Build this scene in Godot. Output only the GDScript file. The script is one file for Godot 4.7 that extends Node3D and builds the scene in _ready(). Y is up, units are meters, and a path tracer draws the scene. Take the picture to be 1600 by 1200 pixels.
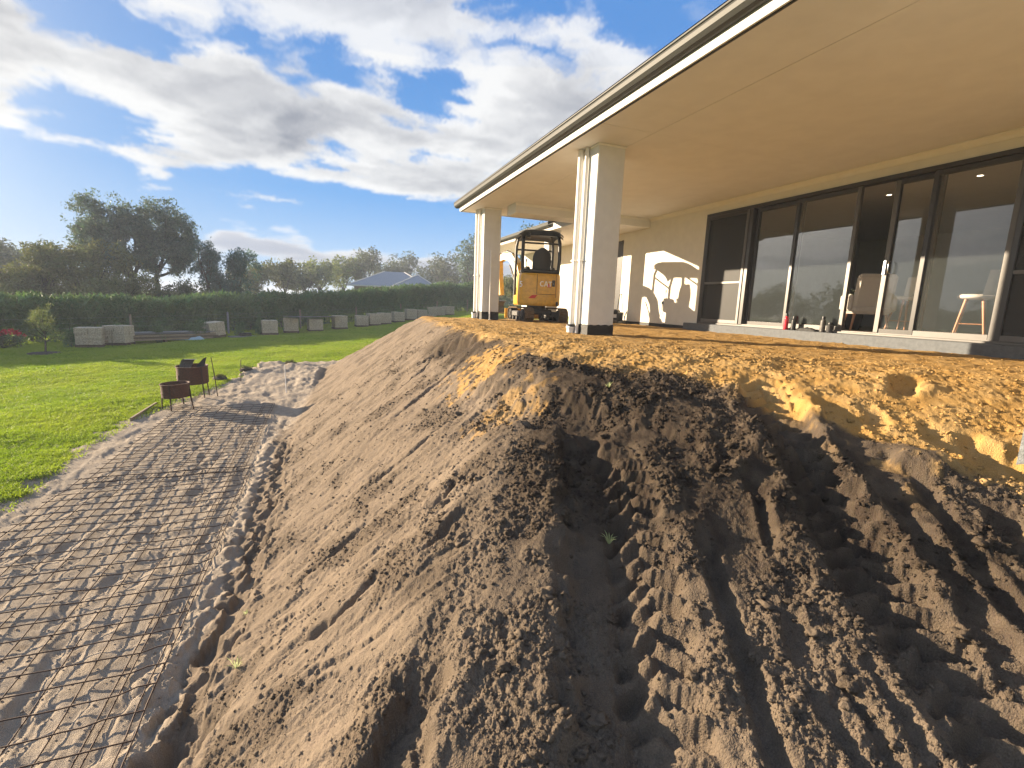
extends Node3D
# Sand pad beside a house under construction. Metres, y up; the house wall runs along z at x = 8.07,
# the sill of its doors is y = 0 and the mesh lies on the low ground at y = -2.3.

const PAD := -0.18
const WALL_X := 8.065
const CEIL := 2.62

var rng := RandomNumberGenerator.new()
var taken := {}
var box_cache := {}
var mats := {}
var n_big := FastNoiseLite.new()
var n_fbm := FastNoiseLite.new()
var n_cell := FastNoiseLite.new()
var n_fine := FastNoiseLite.new()
var n_edge := FastNoiseLite.new()
# stamped ruts, pits and berms
const GX := -4.6
const GZ := -9.6
const GC := 0.025
const GNX := 440
const GNZ := 448
var g_disp := PackedFloat32Array()
var g_soft := PackedFloat32Array()
# results of earth()
var e_y := 0.0
var e_col := Color()
var e_lawn := false
var e_rough := 0.0

func _ready() -> void:
	rng.seed = 20240611
	set_view()
	set_light()
	set_noises()
	make_materials()
	stamp_ground()
	build_ground()
	build_house()
	build_background()
	build_fence_line()
	build_mesh_and_pots()
	build_excavator()
	build_small_things()
	build_grass()
	build_clods()

func set_view() -> void:
	var cam := Camera3D.new()
	cam.name = "camera"
	cam.position = Vector3(0, 0.2425, 0)
	cam.rotation = Vector3(-0.1643, -0.3701, 0.0397)
	cam.fov = 77.33
	cam.near = 0.05
	cam.far = 3000.0
	add_child(cam)
	cam.current = true

func set_light() -> void:
	var sun := DirectionalLight3D.new()
	sun.name = "sun"
	sun.light_energy = 1.6
	sun.light_color = Color(1.0, 0.91, 0.78)
	sun.light_angular_distance = 0.5
	sun.shadow_enabled = true
	add_child(sun)
	sun.look_at_from_position(Vector3.ZERO, Vector3(1.0, -0.311, 0.88), Vector3.UP)
	var env := Environment.new()
	env.background_mode = Environment.BG_SKY
	env.tonemap_mode = Environment.TONE_MAPPER_LINEAR
	env.tonemap_exposure = 3.6
	env.sdfgi_enabled = true
	env.ssao_enabled = true
	env.ssil_enabled = true
	env.fog_enabled = true
	env.fog_density = 0.0018
	env.fog_light_color = Color(0.86, 0.90, 0.96)
	var sky := Sky.new()
	var pano := PanoramaSkyMaterial.new()
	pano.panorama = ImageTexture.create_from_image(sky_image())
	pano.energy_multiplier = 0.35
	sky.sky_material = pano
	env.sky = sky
	var we := WorldEnvironment.new()
	we.name = "world_environment"
	we.environment = env
	add_child(we)

func sstep(a: float, b: float, x: float) -> float:
	var t := clampf((x - a) / (b - a), 0.0, 1.0)
	return t * t * (3.0 - 2.0 * t)

func sky_image() -> Image:
	# broken cloud deck above about 11 degrees, a low bank near the horizon, clear air between
	var w := 2304
	var h := 1152
	var half := h / 2
	var data := PackedFloat32Array()
	data.resize(w * h * 3)
	data.fill(0.22)
	var c1 := FastNoiseLite.new()
	c1.seed = 11
	c1.noise_type = FastNoiseLite.TYPE_SIMPLEX_SMOOTH
	c1.fractal_type = FastNoiseLite.FRACTAL_FBM
	c1.fractal_octaves = 6
	c1.fractal_gain = 0.57
	c1.frequency = 0.85
	c1.domain_warp_enabled = true
	c1.domain_warp_amplitude = 0.35
	c1.domain_warp_frequency = 1.2
	var c2 := FastNoiseLite.new()
	c2.seed = 5
	c2.fractal_octaves = 3
	c2.frequency = 0.16
	var c3 := FastNoiseLite.new()
	c3.seed = 71
	c3.fractal_octaves = 6
	c3.fractal_gain = 0.58
	c3.frequency = 1.0
	var sun_d := Vector3(-1.0, 0.311, -0.88).normalized()
	var top := Color(0.085, 0.245, 0.58)
	var midc := Color(0.155, 0.38, 0.73)
	var hor := Color(0.50, 0.65, 0.78)
	for j in h:
		var el := (0.5 - (j + 0.5) / h) * PI
		var sy := sin(el)
		var cy := cos(el)
		var eld := rad_to_deg(el)
		if j > half + 8:
			continue
		for i in w:
			var k := (j * w + i) * 3
			var az := wrapf((i + 0.5) / w * TAU, -PI, PI)
			var dx := sin(az) * cy
			var dz := -cos(az) * cy
			var t := clampf(eld / 32.0, 0.0, 1.0)
			var col := hor.lerp(midc, clampf(eld / 11.0, 0.0, 1.0) ** 0.75).lerp(top, sstep(0.15, 0.9, t))
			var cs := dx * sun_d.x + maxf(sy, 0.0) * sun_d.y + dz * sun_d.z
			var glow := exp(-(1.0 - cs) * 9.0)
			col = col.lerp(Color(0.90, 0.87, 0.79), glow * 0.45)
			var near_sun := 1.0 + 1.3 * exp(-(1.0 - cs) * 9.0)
			# low bank
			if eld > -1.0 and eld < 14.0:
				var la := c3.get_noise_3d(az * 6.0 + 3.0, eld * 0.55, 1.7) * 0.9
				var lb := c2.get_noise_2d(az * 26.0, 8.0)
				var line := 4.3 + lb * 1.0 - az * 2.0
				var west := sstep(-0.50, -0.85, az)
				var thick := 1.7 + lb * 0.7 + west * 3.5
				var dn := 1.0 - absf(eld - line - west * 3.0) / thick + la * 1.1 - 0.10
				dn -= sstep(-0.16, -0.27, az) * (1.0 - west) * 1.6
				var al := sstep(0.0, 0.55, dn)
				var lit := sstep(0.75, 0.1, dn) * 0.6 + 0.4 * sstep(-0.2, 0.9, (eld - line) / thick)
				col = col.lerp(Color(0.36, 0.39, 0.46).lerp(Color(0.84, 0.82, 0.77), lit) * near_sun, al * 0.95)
			# the deck
			if eld > 7.5:
				var u := dx / (sy + 0.06)
				var v := dz / (sy + 0.06)
				var f := c1.get_noise_2d(u * 0.95 - 12.1, v * 0.95 + 5.5)
				var b := c2.get_noise_2d(u * 1.6, v * 1.6)
				var open := sstep(15.0, 24.0, eld) * 0.20
				var dn := f * 1.1 + b * 0.25 + 0.36 - open - (1.0 - sstep(9.0, 13.0, eld)) * 0.95
				var al := sstep(0.0, 0.30, dn)
				if al > 0.0:
					var f2 := c1.get_noise_2d((u + sun_d.x * 0.22) * 0.95 - 12.1, (v + sun_d.z * 0.22) * 0.95 + 5.5)
					var body := sstep(0.12, 0.75, dn)
					var shade := clampf(body * 0.72 + (f2 - f) * 1.0, 0.0, 1.0)
					var cc := Color(0.82, 0.81, 0.78).lerp(Color(0.29, 0.295, 0.315), shade)
					col = col.lerp(cc, al * (0.90 if eld < 24.0 else 0.82))
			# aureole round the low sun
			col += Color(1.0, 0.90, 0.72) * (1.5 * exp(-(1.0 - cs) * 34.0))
			data[k] = col.r
			data[k + 1] = col.g
			data[k + 2] = col.b
	return Image.create_from_data(w, h, false, Image.FORMAT_RGBF, data.to_byte_array())

func set_noises() -> void:
	n_big.seed = 3
	n_big.frequency = 1.0
	n_big.fractal_octaves = 3
	n_fbm.seed = 17
	n_fbm.frequency = 1.0
	n_fbm.fractal_octaves = 5
	n_fbm.fractal_gain = 0.55
	n_cell.seed = 29
	n_cell.noise_type = FastNoiseLite.TYPE_CELLULAR
	n_cell.cellular_return_type = FastNoiseLite.RETURN_DISTANCE
	n_cell.cellular_distance_function = FastNoiseLite.DISTANCE_EUCLIDEAN
	n_cell.fractal_type = FastNoiseLite.FRACTAL_NONE
	n_cell.frequency = 1.0
	n_cell.domain_warp_enabled = true
	n_cell.domain_warp_amplitude = 0.7
	n_cell.domain_warp_frequency = 1.6
	n_cell.domain_warp_fractal_octaves = 2
	n_fine.seed = 41
	n_fine.frequency = 1.0
	n_fine.fractal_octaves = 3
	n_edge.seed = 53
	n_edge.frequency = 1.0
	n_edge.fractal_octaves = 2

# ---------------------------------------------------------------- materials

func lin(r: float, g: float, b: float) -> Color:
	return Color(r, g, b).linear_to_srgb()

func plain(called: String, c: Color, rough := 0.8, metal := 0.0) -> StandardMaterial3D:
	var m := StandardMaterial3D.new()
	m.resource_name = called
	m.albedo_color = c
	m.roughness = rough
	m.metallic = metal
	mats[called] = m
	return m

func noise_tex(freq: float, oct: int, lo: float, hi: float, s: int, size := 512, cell := false) -> NoiseTexture2D:
	var n := FastNoiseLite.new()
	n.seed = s
	n.frequency = freq
	n.fractal_octaves = oct
	n.fractal_gain = 0.6
	if cell:
		n.noise_type = FastNoiseLite.TYPE_CELLULAR
	var t := NoiseTexture2D.new()
	t.width = size
	t.height = size
	t.seamless = true
	t.seamless_blend_skirt = 0.25
	t.noise = n
	var g := Gradient.new()
	g.set_color(0, Color(lo, lo, lo))
	g.set_color(1, Color(hi, hi, hi))
	t.color_ramp = g
	return t

func textured(m: StandardMaterial3D, tex: Texture2D, scale: float, bump: Texture2D = null, bump_cm := 0.0, stretch := Vector3.ONE) -> StandardMaterial3D:
	m.uv1_triplanar = true
	m.uv1_world_triplanar = true
	m.uv1_scale = stretch * scale
	m.albedo_texture = tex
	if bump:
		m.heightmap_enabled = true
		m.heightmap_texture = bump
		m.heightmap_scale = bump_cm
	return m

func make_materials() -> void:
	var grain := noise_tex(0.06, 5, 0.62, 1.0, 1, 1024)
	var grain_bump := noise_tex(0.045, 6, 0.0, 1.0, 2, 1024)
	var soft := noise_tex(0.012, 5, 0.955, 1.0, 3)
	var wear := noise_tex(0.02, 6, 0.55, 1.0, 4)
	var plaster := noise_tex(0.09, 4, 0.0, 1.0, 5)
	var m := plain("earth", Color.WHITE, 0.96)
	m.vertex_color_use_as_albedo = true
	m.metallic_specular = 0.2
	textured(m, grain, 2.2, grain_bump, 0.8)
	m = plain("lawn", Color.WHITE, 0.9)
	m.vertex_color_use_as_albedo = true
	m.metallic_specular = 0.2
	textured(m, grain, 1.3, grain_bump, 2.0)
	m = plain("clod", Color.WHITE, 0.97)
	m.vertex_color_use_as_albedo = true
	m.metallic_specular = 0.2
	textured(m, grain, 4.0, grain_bump, 0.4)
	textured(plain("render_wall", lin(0.76, 0.73, 0.65), 0.85), soft, 0.5, plaster, 0.03)
	textured(plain("pillar_render", lin(0.70, 0.70, 0.675), 0.85), soft, 0.7, plaster, 0.03)
	textured(plain("ceiling_paint", lin(0.72, 0.715, 0.70), 0.8), soft, 0.3)
	textured(plain("cornice_paint", lin(0.80, 0.78, 0.72), 0.7), soft, 0.5)
	textured(plain("gutter_steel", lin(0.020, 0.022, 0.017), 0.6), soft, 0.9)
	textured(plain("fascia_steel", lin(0.50, 0.49, 0.46), 0.5), soft, 0.9)
	textured(plain("roof_steel", lin(0.15, 0.155, 0.14), 0.5), soft, 0.7)
	textured(plain("pipe_paint", lin(0.74, 0.72, 0.67), 0.5), soft, 1.1)
	textured(plain("bitumen", lin(0.012, 0.012, 0.013), 0.6), wear, 2.0, plaster, 0.2)
	textured(plain("slab", lin(0.13, 0.142, 0.155), 0.85), noise_tex(0.02, 5, 0.82, 1.0, 9), 1.2, plaster, 0.05)
	textured(plain("pillar_base_grey", lin(0.26, 0.28, 0.29), 0.9), wear, 1.6, plaster, 0.4)  # bluish grey for the lower part of the nearest pillar
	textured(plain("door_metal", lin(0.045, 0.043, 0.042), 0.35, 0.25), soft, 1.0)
	textured(plain("door_metal_lit", lin(0.12, 0.115, 0.11), 0.45, 0.3), soft, 1.0)  # paler copy of door_metal: sunlight painted into some stiles, rails and the sill
	m = plain("door_glass", Color(0.75, 0.8, 0.8, 0.022), 0.02)
	m.transparency = BaseMaterial3D.TRANSPARENCY_ALPHA
	m.metallic_specular = 0.62
	m = plain("screen_mesh", Color(lin(0.02, 0.02, 0.02), 0.62), 0.6)
	m.transparency = BaseMaterial3D.TRANSPARENCY_ALPHA
	textured(plain("room_paint", lin(0.56, 0.56, 0.55), 0.8), soft, 0.5)
	textured(plain("room_floor", lin(0.16, 0.13, 0.10), 0.45), soft, 0.6, null, 0.0, Vector3(0.3, 1, 2))
	plain("chrome", lin(0.75, 0.75, 0.75), 0.2, 1.0)
	textured(plain("pale_fabric", lin(0.62, 0.58, 0.52), 0.9), soft, 3.0)
	textured(plain("tan_timber", lin(0.42, 0.20, 0.10), 0.5), soft, 2.0, null, 0.0, Vector3(4, 0.4, 4))
	textured(plain("rust", lin(0.20, 0.075, 0.035), 0.85), noise_tex(0.03, 6, 0.25, 1.0, 6), 2.2, plaster, 0.3)
	textured(plain("bar_steel", lin(0.10, 0.052, 0.032), 0.7, 0.3), wear, 4.0)
	textured(plain("grey_sheet", lin(0.36, 0.37, 0.38), 0.45, 0.4), wear, 3.0)
	textured(plain("dark_scrap", lin(0.03, 0.03, 0.032), 0.7), wear, 3.0)
	textured(plain("raw_timber", lin(0.44, 0.34, 0.22), 0.85), wear, 1.5, null, 0.0, Vector3(3, 0.5, 3))
	textured(plain("limestone", lin(0.72, 0.62, 0.45), 0.9), wear, 1.4, plaster, 0.5)
	textured(plain("pallet_timber", lin(0.22, 0.16, 0.10), 0.9), wear, 1.5)
	textured(plain("black_plastic", lin(0.012, 0.012, 0.013), 0.4), soft, 2.0)
	textured(plain("machine_yellow", lin(0.76, 0.43, 0.03), 0.36), noise_tex(0.02, 6, 0.80, 1.0, 7), 0.8)
	mats["machine_yellow"].clearcoat_enabled = true
	mats["machine_yellow"].clearcoat = 0.35
	mats["machine_yellow"].clearcoat_roughness = 0.2
	textured(plain("machine_black", lin(0.014, 0.014, 0.015), 0.45), soft, 1.5)
	textured(plain("machine_grey", lin(0.16, 0.155, 0.15), 0.55, 0.5), wear, 2.0)
	textured(plain("track_rubber", lin(0.035, 0.030, 0.026), 0.85), wear, 2.0)
	textured(plain("sandy_rubber", lin(0.24, 0.155, 0.075), 0.95), noise_tex(0.02, 6, 0.35, 1.0, 8), 2.0, plaster, 0.6)
	plain("logo_white", lin(0.8, 0.8, 0.8), 0.5)
	plain("logo_red", lin(0.50, 0.025, 0.015), 0.5)
	plain("white_plastic", lin(0.76, 0.76, 0.74), 0.45)
	plain("red_bottle", lin(0.55, 0.02, 0.04), 0.3)
	textured(plain("bark", lin(0.11, 0.085, 0.062), 0.95), wear, 1.2, plaster, 1.2, Vector3(2, 0.4, 2))
	textured(plain("roof_blue_grey", lin(0.20, 0.235, 0.28), 0.5), soft, 0.2)
	textured(plain("far_brick", lin(0.36, 0.25, 0.20), 0.9), wear, 0.5)
	textured(plain("far_tile", lin(0.36, 0.20, 0.17), 0.85), wear, 0.5)
	plain("galvanised", lin(0.25, 0.255, 0.26), 0.6, 0.4)
	textured(plain("blue_tarp", lin(0.30, 0.42, 0.50), 0.6), soft, 1.0)
	plain("red_petal", lin(0.50, 0.03, 0.04), 0.7)
	for f in [["leaf_gum", 0.110, 0.155, 0.130], ["leaf_blue", 0.085, 0.140, 0.135], ["leaf_olive", 0.14, 0.15, 0.075], ["leaf_hedge", 0.125, 0.21, 0.095], ["leaf_light", 0.20, 0.23, 0.09], ["leaf_far", 0.105, 0.125, 0.080]]:
		m = plain(f[0], lin(f[1], f[2], f[3]), 0.7)
		m.vertex_color_use_as_albedo = true
		m.backlight_enabled = true
		m.backlight = lin(0.5, 0.55, 0.3)
		m.metallic_specular = 0.35
	m = plain("blade", Color.WHITE, 0.6)
	m.vertex_color_use_as_albedo = true
	m.backlight_enabled = true
	m.backlight = lin(0.75, 0.85, 0.35)
	m.metallic_specular = 0.3

# ---------------------------------------------------------------- mesh helpers

class MB:
	var v := PackedVector3Array()
	var n := PackedVector3Array()
	var ix := PackedInt32Array()
	func tri(a: Vector3, b: Vector3, c: Vector3, out := Vector3.ZERO) -> void:
		# out: a point the face must look away from is given as inside = out when it is not zero
		var nn := (c - a).cross(b - a)
		if nn.length_squared() < 1e-14:
			return
		nn = nn.normalized()
		var s := v.size()
		if out != Vector3.ZERO and nn.dot(out) < 0.0:
			v.append_array(PackedVector3Array([a, c, b]))
			nn = -nn
		else:
			v.append_array(PackedVector3Array([a, b, c]))
		n.append_array(PackedVector3Array([nn, nn, nn]))
		ix.append_array(PackedInt32Array([s, s + 1, s + 2]))
	func quad(a: Vector3, b: Vector3, c: Vector3, d: Vector3, out := Vector3.ZERO) -> void:
		tri(a, b, c, out)
		tri(a, c, d, out)
	func smooth_grid(p: Array, rows: int, cols: int, wrap: bool) -> void:
		# p: rows x cols points; normals by differences; wrap joins the last column to the first
		var s := v.size()
		for r in rows:
			for c in cols:
				var cl := (c - 1 + cols) % cols if wrap else maxi(c - 1, 0)
				var cr := (c + 1) % cols if wrap else mini(c + 1, cols - 1)
				var up: Vector3 = p[mini(r + 1, rows - 1) * cols + c] - p[maxi(r - 1, 0) * cols + c]
				var ac: Vector3 = p[r * cols + cr] - p[r * cols + cl]
				v.append(p[r * cols + c])
				n.append(ac.cross(up).normalized())
		var cc := cols if wrap else cols - 1
		for r in rows - 1:
			for c in cc:
				var a := s + r * cols + c
				var b := s + r * cols + (c + 1) % cols
				var e := s + (r + 1) * cols + c
				var f := s + (r + 1) * cols + (c + 1) % cols
				ix.append_array(PackedInt32Array([a, e, b, b, e, f]))
	func tube(pts: Array, radii: Array, seg := 8, caps := true) -> void:
		var p := []
		var last := Vector3.ZERO
		for k in pts.size():
			var t: Vector3 = (pts[mini(k + 1, pts.size() - 1)] - pts[maxi(k - 1, 0)]).normalized()
			var sx: Vector3
			if last == Vector3.ZERO:
				sx = t.cross(Vector3.UP if absf(t.y) < 0.9 else Vector3.RIGHT).normalized()
			else:
				sx = (last - t * last.dot(t)).normalized()
			last = sx
			var sy := t.cross(sx)
			var r: float = radii[mini(k, radii.size() - 1)]
			for c in seg:
				var a := TAU * c / seg
				p.append(pts[k] + (sx * cos(a) + sy * sin(a)) * r)
		smooth_grid(p, pts.size(), seg, true)
		if caps:
			for e in [0, pts.size() - 1]:
				var dirn: Vector3 = (pts[0] - pts[1]) if e == 0 else (pts[e] - pts[e - 1])
				for c in range(1, seg - 1):
					tri(p[e * seg], p[e * seg + c], p[e * seg + c + 1], dirn)
	func lathe(prof: Array, seg := 20, at := Vector3.ZERO) -> void:
		# prof: Vector2(radius, height), from bottom to top on the outside
		var p := []
		for q in prof:
			for c in seg:
				var a := -TAU * c / seg
				p.append(at + Vector3(cos(a) * q.x, q.y, sin(a) * q.x))
		smooth_grid(p, prof.size(), seg, true)
	func prism(poly: PackedVector2Array, z0: float, z1: float) -> void:
		# polygon in x, y; extruded along z
		var ids := Geometry2D.triangulate_polygon(poly)
		for k in range(0, ids.size(), 3):
			for e in [z0, z1]:
				tri(Vector3(poly[ids[k]].x, poly[ids[k]].y, e), Vector3(poly[ids[k + 1]].x, poly[ids[k + 1]].y, e), Vector3(poly[ids[k + 2]].x, poly[ids[k + 2]].y, e), Vector3(0, 0, e - (z0 + z1) * 0.5))
		var ccw := not Geometry2D.is_polygon_clockwise(poly)
		for k in poly.size():
			var a := poly[k]
			var b := poly[(k + 1) % poly.size()]
			var o := Vector3(b.y - a.y, a.x - b.x, 0.0) * (1.0 if ccw else -1.0)
			quad(Vector3(a.x, a.y, z0), Vector3(b.x, b.y, z0), Vector3(b.x, b.y, z1), Vector3(a.x, a.y, z1), o)
	func box(c: Vector3, s: Vector3, bev := 0.0, turn := Basis.IDENTITY) -> void:
		var h := s * 0.5
		var b := minf(bev, minf(h.x, minf(h.y, h.z)) * 0.9)
		var f := func(x: float, y: float, z: float, ax: int) -> Vector3:
			var q := Vector3(x * (h.x - (0.0 if ax == 0 else b)), y * (h.y - (0.0 if ax == 1 else b)), z * (h.z - (0.0 if ax == 2 else b)))
			return c + turn * q
		for s1 in [-1.0, 1.0]:
			quad(f.call(s1, -1, -1, 0), f.call(s1, 1, -1, 0), f.call(s1, 1, 1, 0), f.call(s1, -1, 1, 0), turn * Vector3(s1, 0, 0))
			quad(f.call(-1, s1, -1, 1), f.call(1, s1, -1, 1), f.call(1, s1, 1, 1), f.call(-1, s1, 1, 1), turn * Vector3(0, s1, 0))
			quad(f.call(-1, -1, s1, 2), f.call(1, -1, s1, 2), f.call(1, 1, s1, 2), f.call(-1, 1, s1, 2), turn * Vector3(0, 0, s1))
		if b <= 0.0:
			return
		for s1 in [-1.0, 1.0]:
			for s2 in [-1.0, 1.0]:
				quad(f.call(s1, s2, -1, 0), f.call(s1, s2, 1, 0), f.call(s1, s2, 1, 1), f.call(s1, s2, -1, 1), turn * Vector3(s1, s2, 0))
				quad(f.call(s1, -1, s2, 0), f.call(s1, 1, s2, 0), f.call(s1, 1, s2, 2), f.call(s1, -1, s2, 2), turn * Vector3(s1, 0, s2))
				quad(f.call(-1, s1, s2, 1), f.call(1, s1, s2, 1), f.call(1, s1, s2, 2), f.call(-1, s1, s2, 2), turn * Vector3(0, s1, s2))
				for s3 in [-1.0, 1.0]:
					tri(f.call(s1, s2, s3, 0), f.call(s1, s2, s3, 1), f.call(s1, s2, s3, 2), turn * Vector3(s1, s2, s3))
	func flip() -> void:
		for k in n.size():
			n[k] = -n[k]
		for k in range(0, ix.size(), 3):
			var t := ix[k]
			ix[k] = ix[k + 1]
			ix[k + 1] = t
	func done() -> ArrayMesh:
		var a := []
		a.resize(Mesh.ARRAY_MAX)
		a[Mesh.ARRAY_VERTEX] = v
		a[Mesh.ARRAY_NORMAL] = n
		a[Mesh.ARRAY_INDEX] = ix
		var m := ArrayMesh.new()
		m.add_surface_from_arrays(Mesh.PRIMITIVE_TRIANGLES, a)
		return m

func numbered(called: String) -> String:
	if not taken.has(called):
		taken[called] = 0
		return called
	taken[called] += 1
	return "%s_%03d" % [called, taken[called]]

func tag(o: Node3D, label: String, category: String, group := "", kind := "") -> Node3D:
	o.set_meta("label", label)
	if category:
		o.set_meta("category", category)
	if group:
		o.set_meta("group", group)
	if kind:
		o.set_meta("kind", kind)
	return o

func thing(called: String, label: String, category: String, at := Vector3.ZERO, turn := 0.0, group := "") -> Node3D:
	var o := Node3D.new()
	o.name = numbered(called)
	add_child(o)
	o.position = at
	o.rotation.y = turn
	tag(o, label, category, group)
	return o

func obj(called: String, mesh: Mesh, material: String, parent: Node3D = null, at := Vector3.ZERO) -> MeshInstance3D:
	var o := MeshInstance3D.new()
	o.mesh = mesh
	o.material_override = mats[material]
	if parent == null:
		o.name = numbered(called)
		add_child(o)
	else:
		o.name = called
		parent.add_child(o, true)
	o.position = at
	return o

func bx(called: String, lo: Vector3, hi: Vector3, material: String, parent: Node3D = null, bev := 0.004) -> MeshInstance3D:
	# a chamfered box between two corners, its origin in the middle of its base
	var s := hi - lo
	var key := "%.4f,%.4f,%.4f,%.4f" % [s.x, s.y, s.z, bev]
	if not box_cache.has(key):
		var b := MB.new()
		b.box(Vector3(0, s.y * 0.5, 0), s, bev)
		box_cache[key] = b.done()
	return obj(called, box_cache[key], material, parent, Vector3((lo.x + hi.x) * 0.5, lo.y, (lo.z + hi.z) * 0.5))

func structure(o: Node3D, label: String) -> Node3D:
	o.set_meta("label", label)
	o.set_meta("kind", "structure")
	return o

func copy_of(o: Node3D, at: Vector3, turn: float, label := "") -> Node3D:
	var c: Node3D = o.duplicate()
	c.name = numbered(String(o.name))
	add_child(c)
	c.position = at
	c.rotation.y = turn
	if label:
		c.set_meta("label", label)
	return c

# ---------------------------------------------------------------- ground

func lerp_table(x: float, xs: Array, ys: Array) -> float:
	if x <= xs[0]:
		return ys[0]
	for k in range(1, xs.size()):
		if x <= xs[k]:
			var t: float = (x - xs[k - 1]) / (xs[k] - xs[k - 1])
			return lerpf(ys[k - 1], ys[k], t)
	return ys[-1]

func smin(a: float, b: float, k: float) -> float:
	var h := clampf(0.5 + 0.5 * (b - a) / k, 0.0, 1.0)
	return b * (1.0 - h) + a * h - k * h * (1.0 - h)

func lawn_h(x: float, z: float) -> float:
	var u := maxf((x + 11.5) * 0.793 - (z + 23.5) * 0.609, 0.0)
	var y := -2.3 + 0.018 * u + 0.00095 * u * u
	if x > 3.0:
		y += sstep(3.0, 13.0, x) * 1.5 * sstep(-46.0, -24.0, z)
	return minf(y, 0.05)

func toe_x(z: float) -> float:
	var q := -z
	if q < 0.0:
		return -1.15
	if q < 2.8:
		return lerpf(-1.15, -0.98, q / 2.8)
	if q < 3.7:
		return lerpf(-0.98, -0.80, (q - 2.8) / 0.9)
	if q < 8.7:
		return lerpf(-0.80, -0.76, (q - 3.7) / 5.0)
	return lerpf(-0.76, -0.42, minf((q - 8.7) / 6.3, 2.0))

const LAWN_Q := [-30.0, 7.0, 9.4, 11.3, 12.5, 14.3, 17.6, 18.9, 19.6]
const LAWN_X := [-3.5, -3.6, -3.79, -3.73, -3.39, -2.86, -2.2, -1.1, 1.5]

func V(x: float, z: float) -> Vector2:
	return Vector2(x, z)

func stamp(poly: Array, half: float, depth: float, lip: float, lugs := 0.0, soften := 0.8, ragged := 0.05, pitch := 0.105) -> void:
	var lo: Vector2 = poly[0]
	var hi: Vector2 = poly[0]
	for p in poly:
		lo = lo.min(p)
		hi = hi.max(p)
	var reach := half * 2.0 + ragged
	var i0 := maxi(0, int((lo.x - reach - GX) / GC))
	var i1 := mini(GNX - 1, int((hi.x + reach - GX) / GC))
	var j0 := maxi(0, int((lo.y - reach - GZ) / GC))
	var j1 := mini(GNZ - 1, int((hi.y + reach - GZ) / GC))
	for j in range(j0, j1 + 1):
		for i in range(i0, i1 + 1):
			var q := Vector2(GX + i * GC, GZ + j * GC)
			var best := 1e9
			var along := 0.0
			var run := 0.0
			var side := 1.0
			if poly.size() == 1:
				best = q.distance_to(poly[0])
			for k in poly.size() - 1:
				var a: Vector2 = poly[k]
				var ab: Vector2 = poly[k + 1] - a
				var l := ab.length()
				var t := clampf((q - a).dot(ab) / (l * l), 0.0, 1.0)
				var dd := q.distance_to(a + ab * t)
				if dd < best:
					best = dd
					along = run + l * t
					side = signf(ab.cross(q - a))
				run += l
			best += n_edge.get_noise_2d(q.x * 5.0, q.y * 5.0) * ragged
			var t2 := maxf(best, 0.0) / half
			if t2 > 2.0:
				continue
			var at := j * GNX + i
			var d := 0.0
			var fade := 1.0
			if poly.size() > 1:
				fade = sstep(0.0, 0.18, along) * sstep(0.0, 0.18, run - along) * 0.8 + 0.2
			if t2 < 1.0:
				var u := t2 * t2
				d = -depth * (1.0 - u * u)
				if lugs > 0.0 and t2 < 0.92:
					var ph := (along + t2 * half * 0.55 + (pitch * 0.5 if side > 0.0 else 0.0)) / pitch
					var w := 0.5 + 0.5 * sin(ph * TAU)
					d += lugs * (sstep(0.25, 0.8, w) - 0.4) * sstep(0.0, 0.12, t2) * (1.0 - sstep(0.8, 0.92, t2)) * (0.75 + 0.5 * n_edge.get_noise_2d(q.x * 3.0 + 9.0, q.y * 3.0))
				g_soft[at] = maxf(g_soft[at], soften * (1.0 - u * u))
			elif lip > 0.0:
				d = lip * sin((t2 - 1.0) * PI) * (0.7 + 0.6 * n_edge.get_noise_2d(q.x * 4.0, q.y * 4.0 + 5.0))
			g_disp[at] += d * fade

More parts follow.
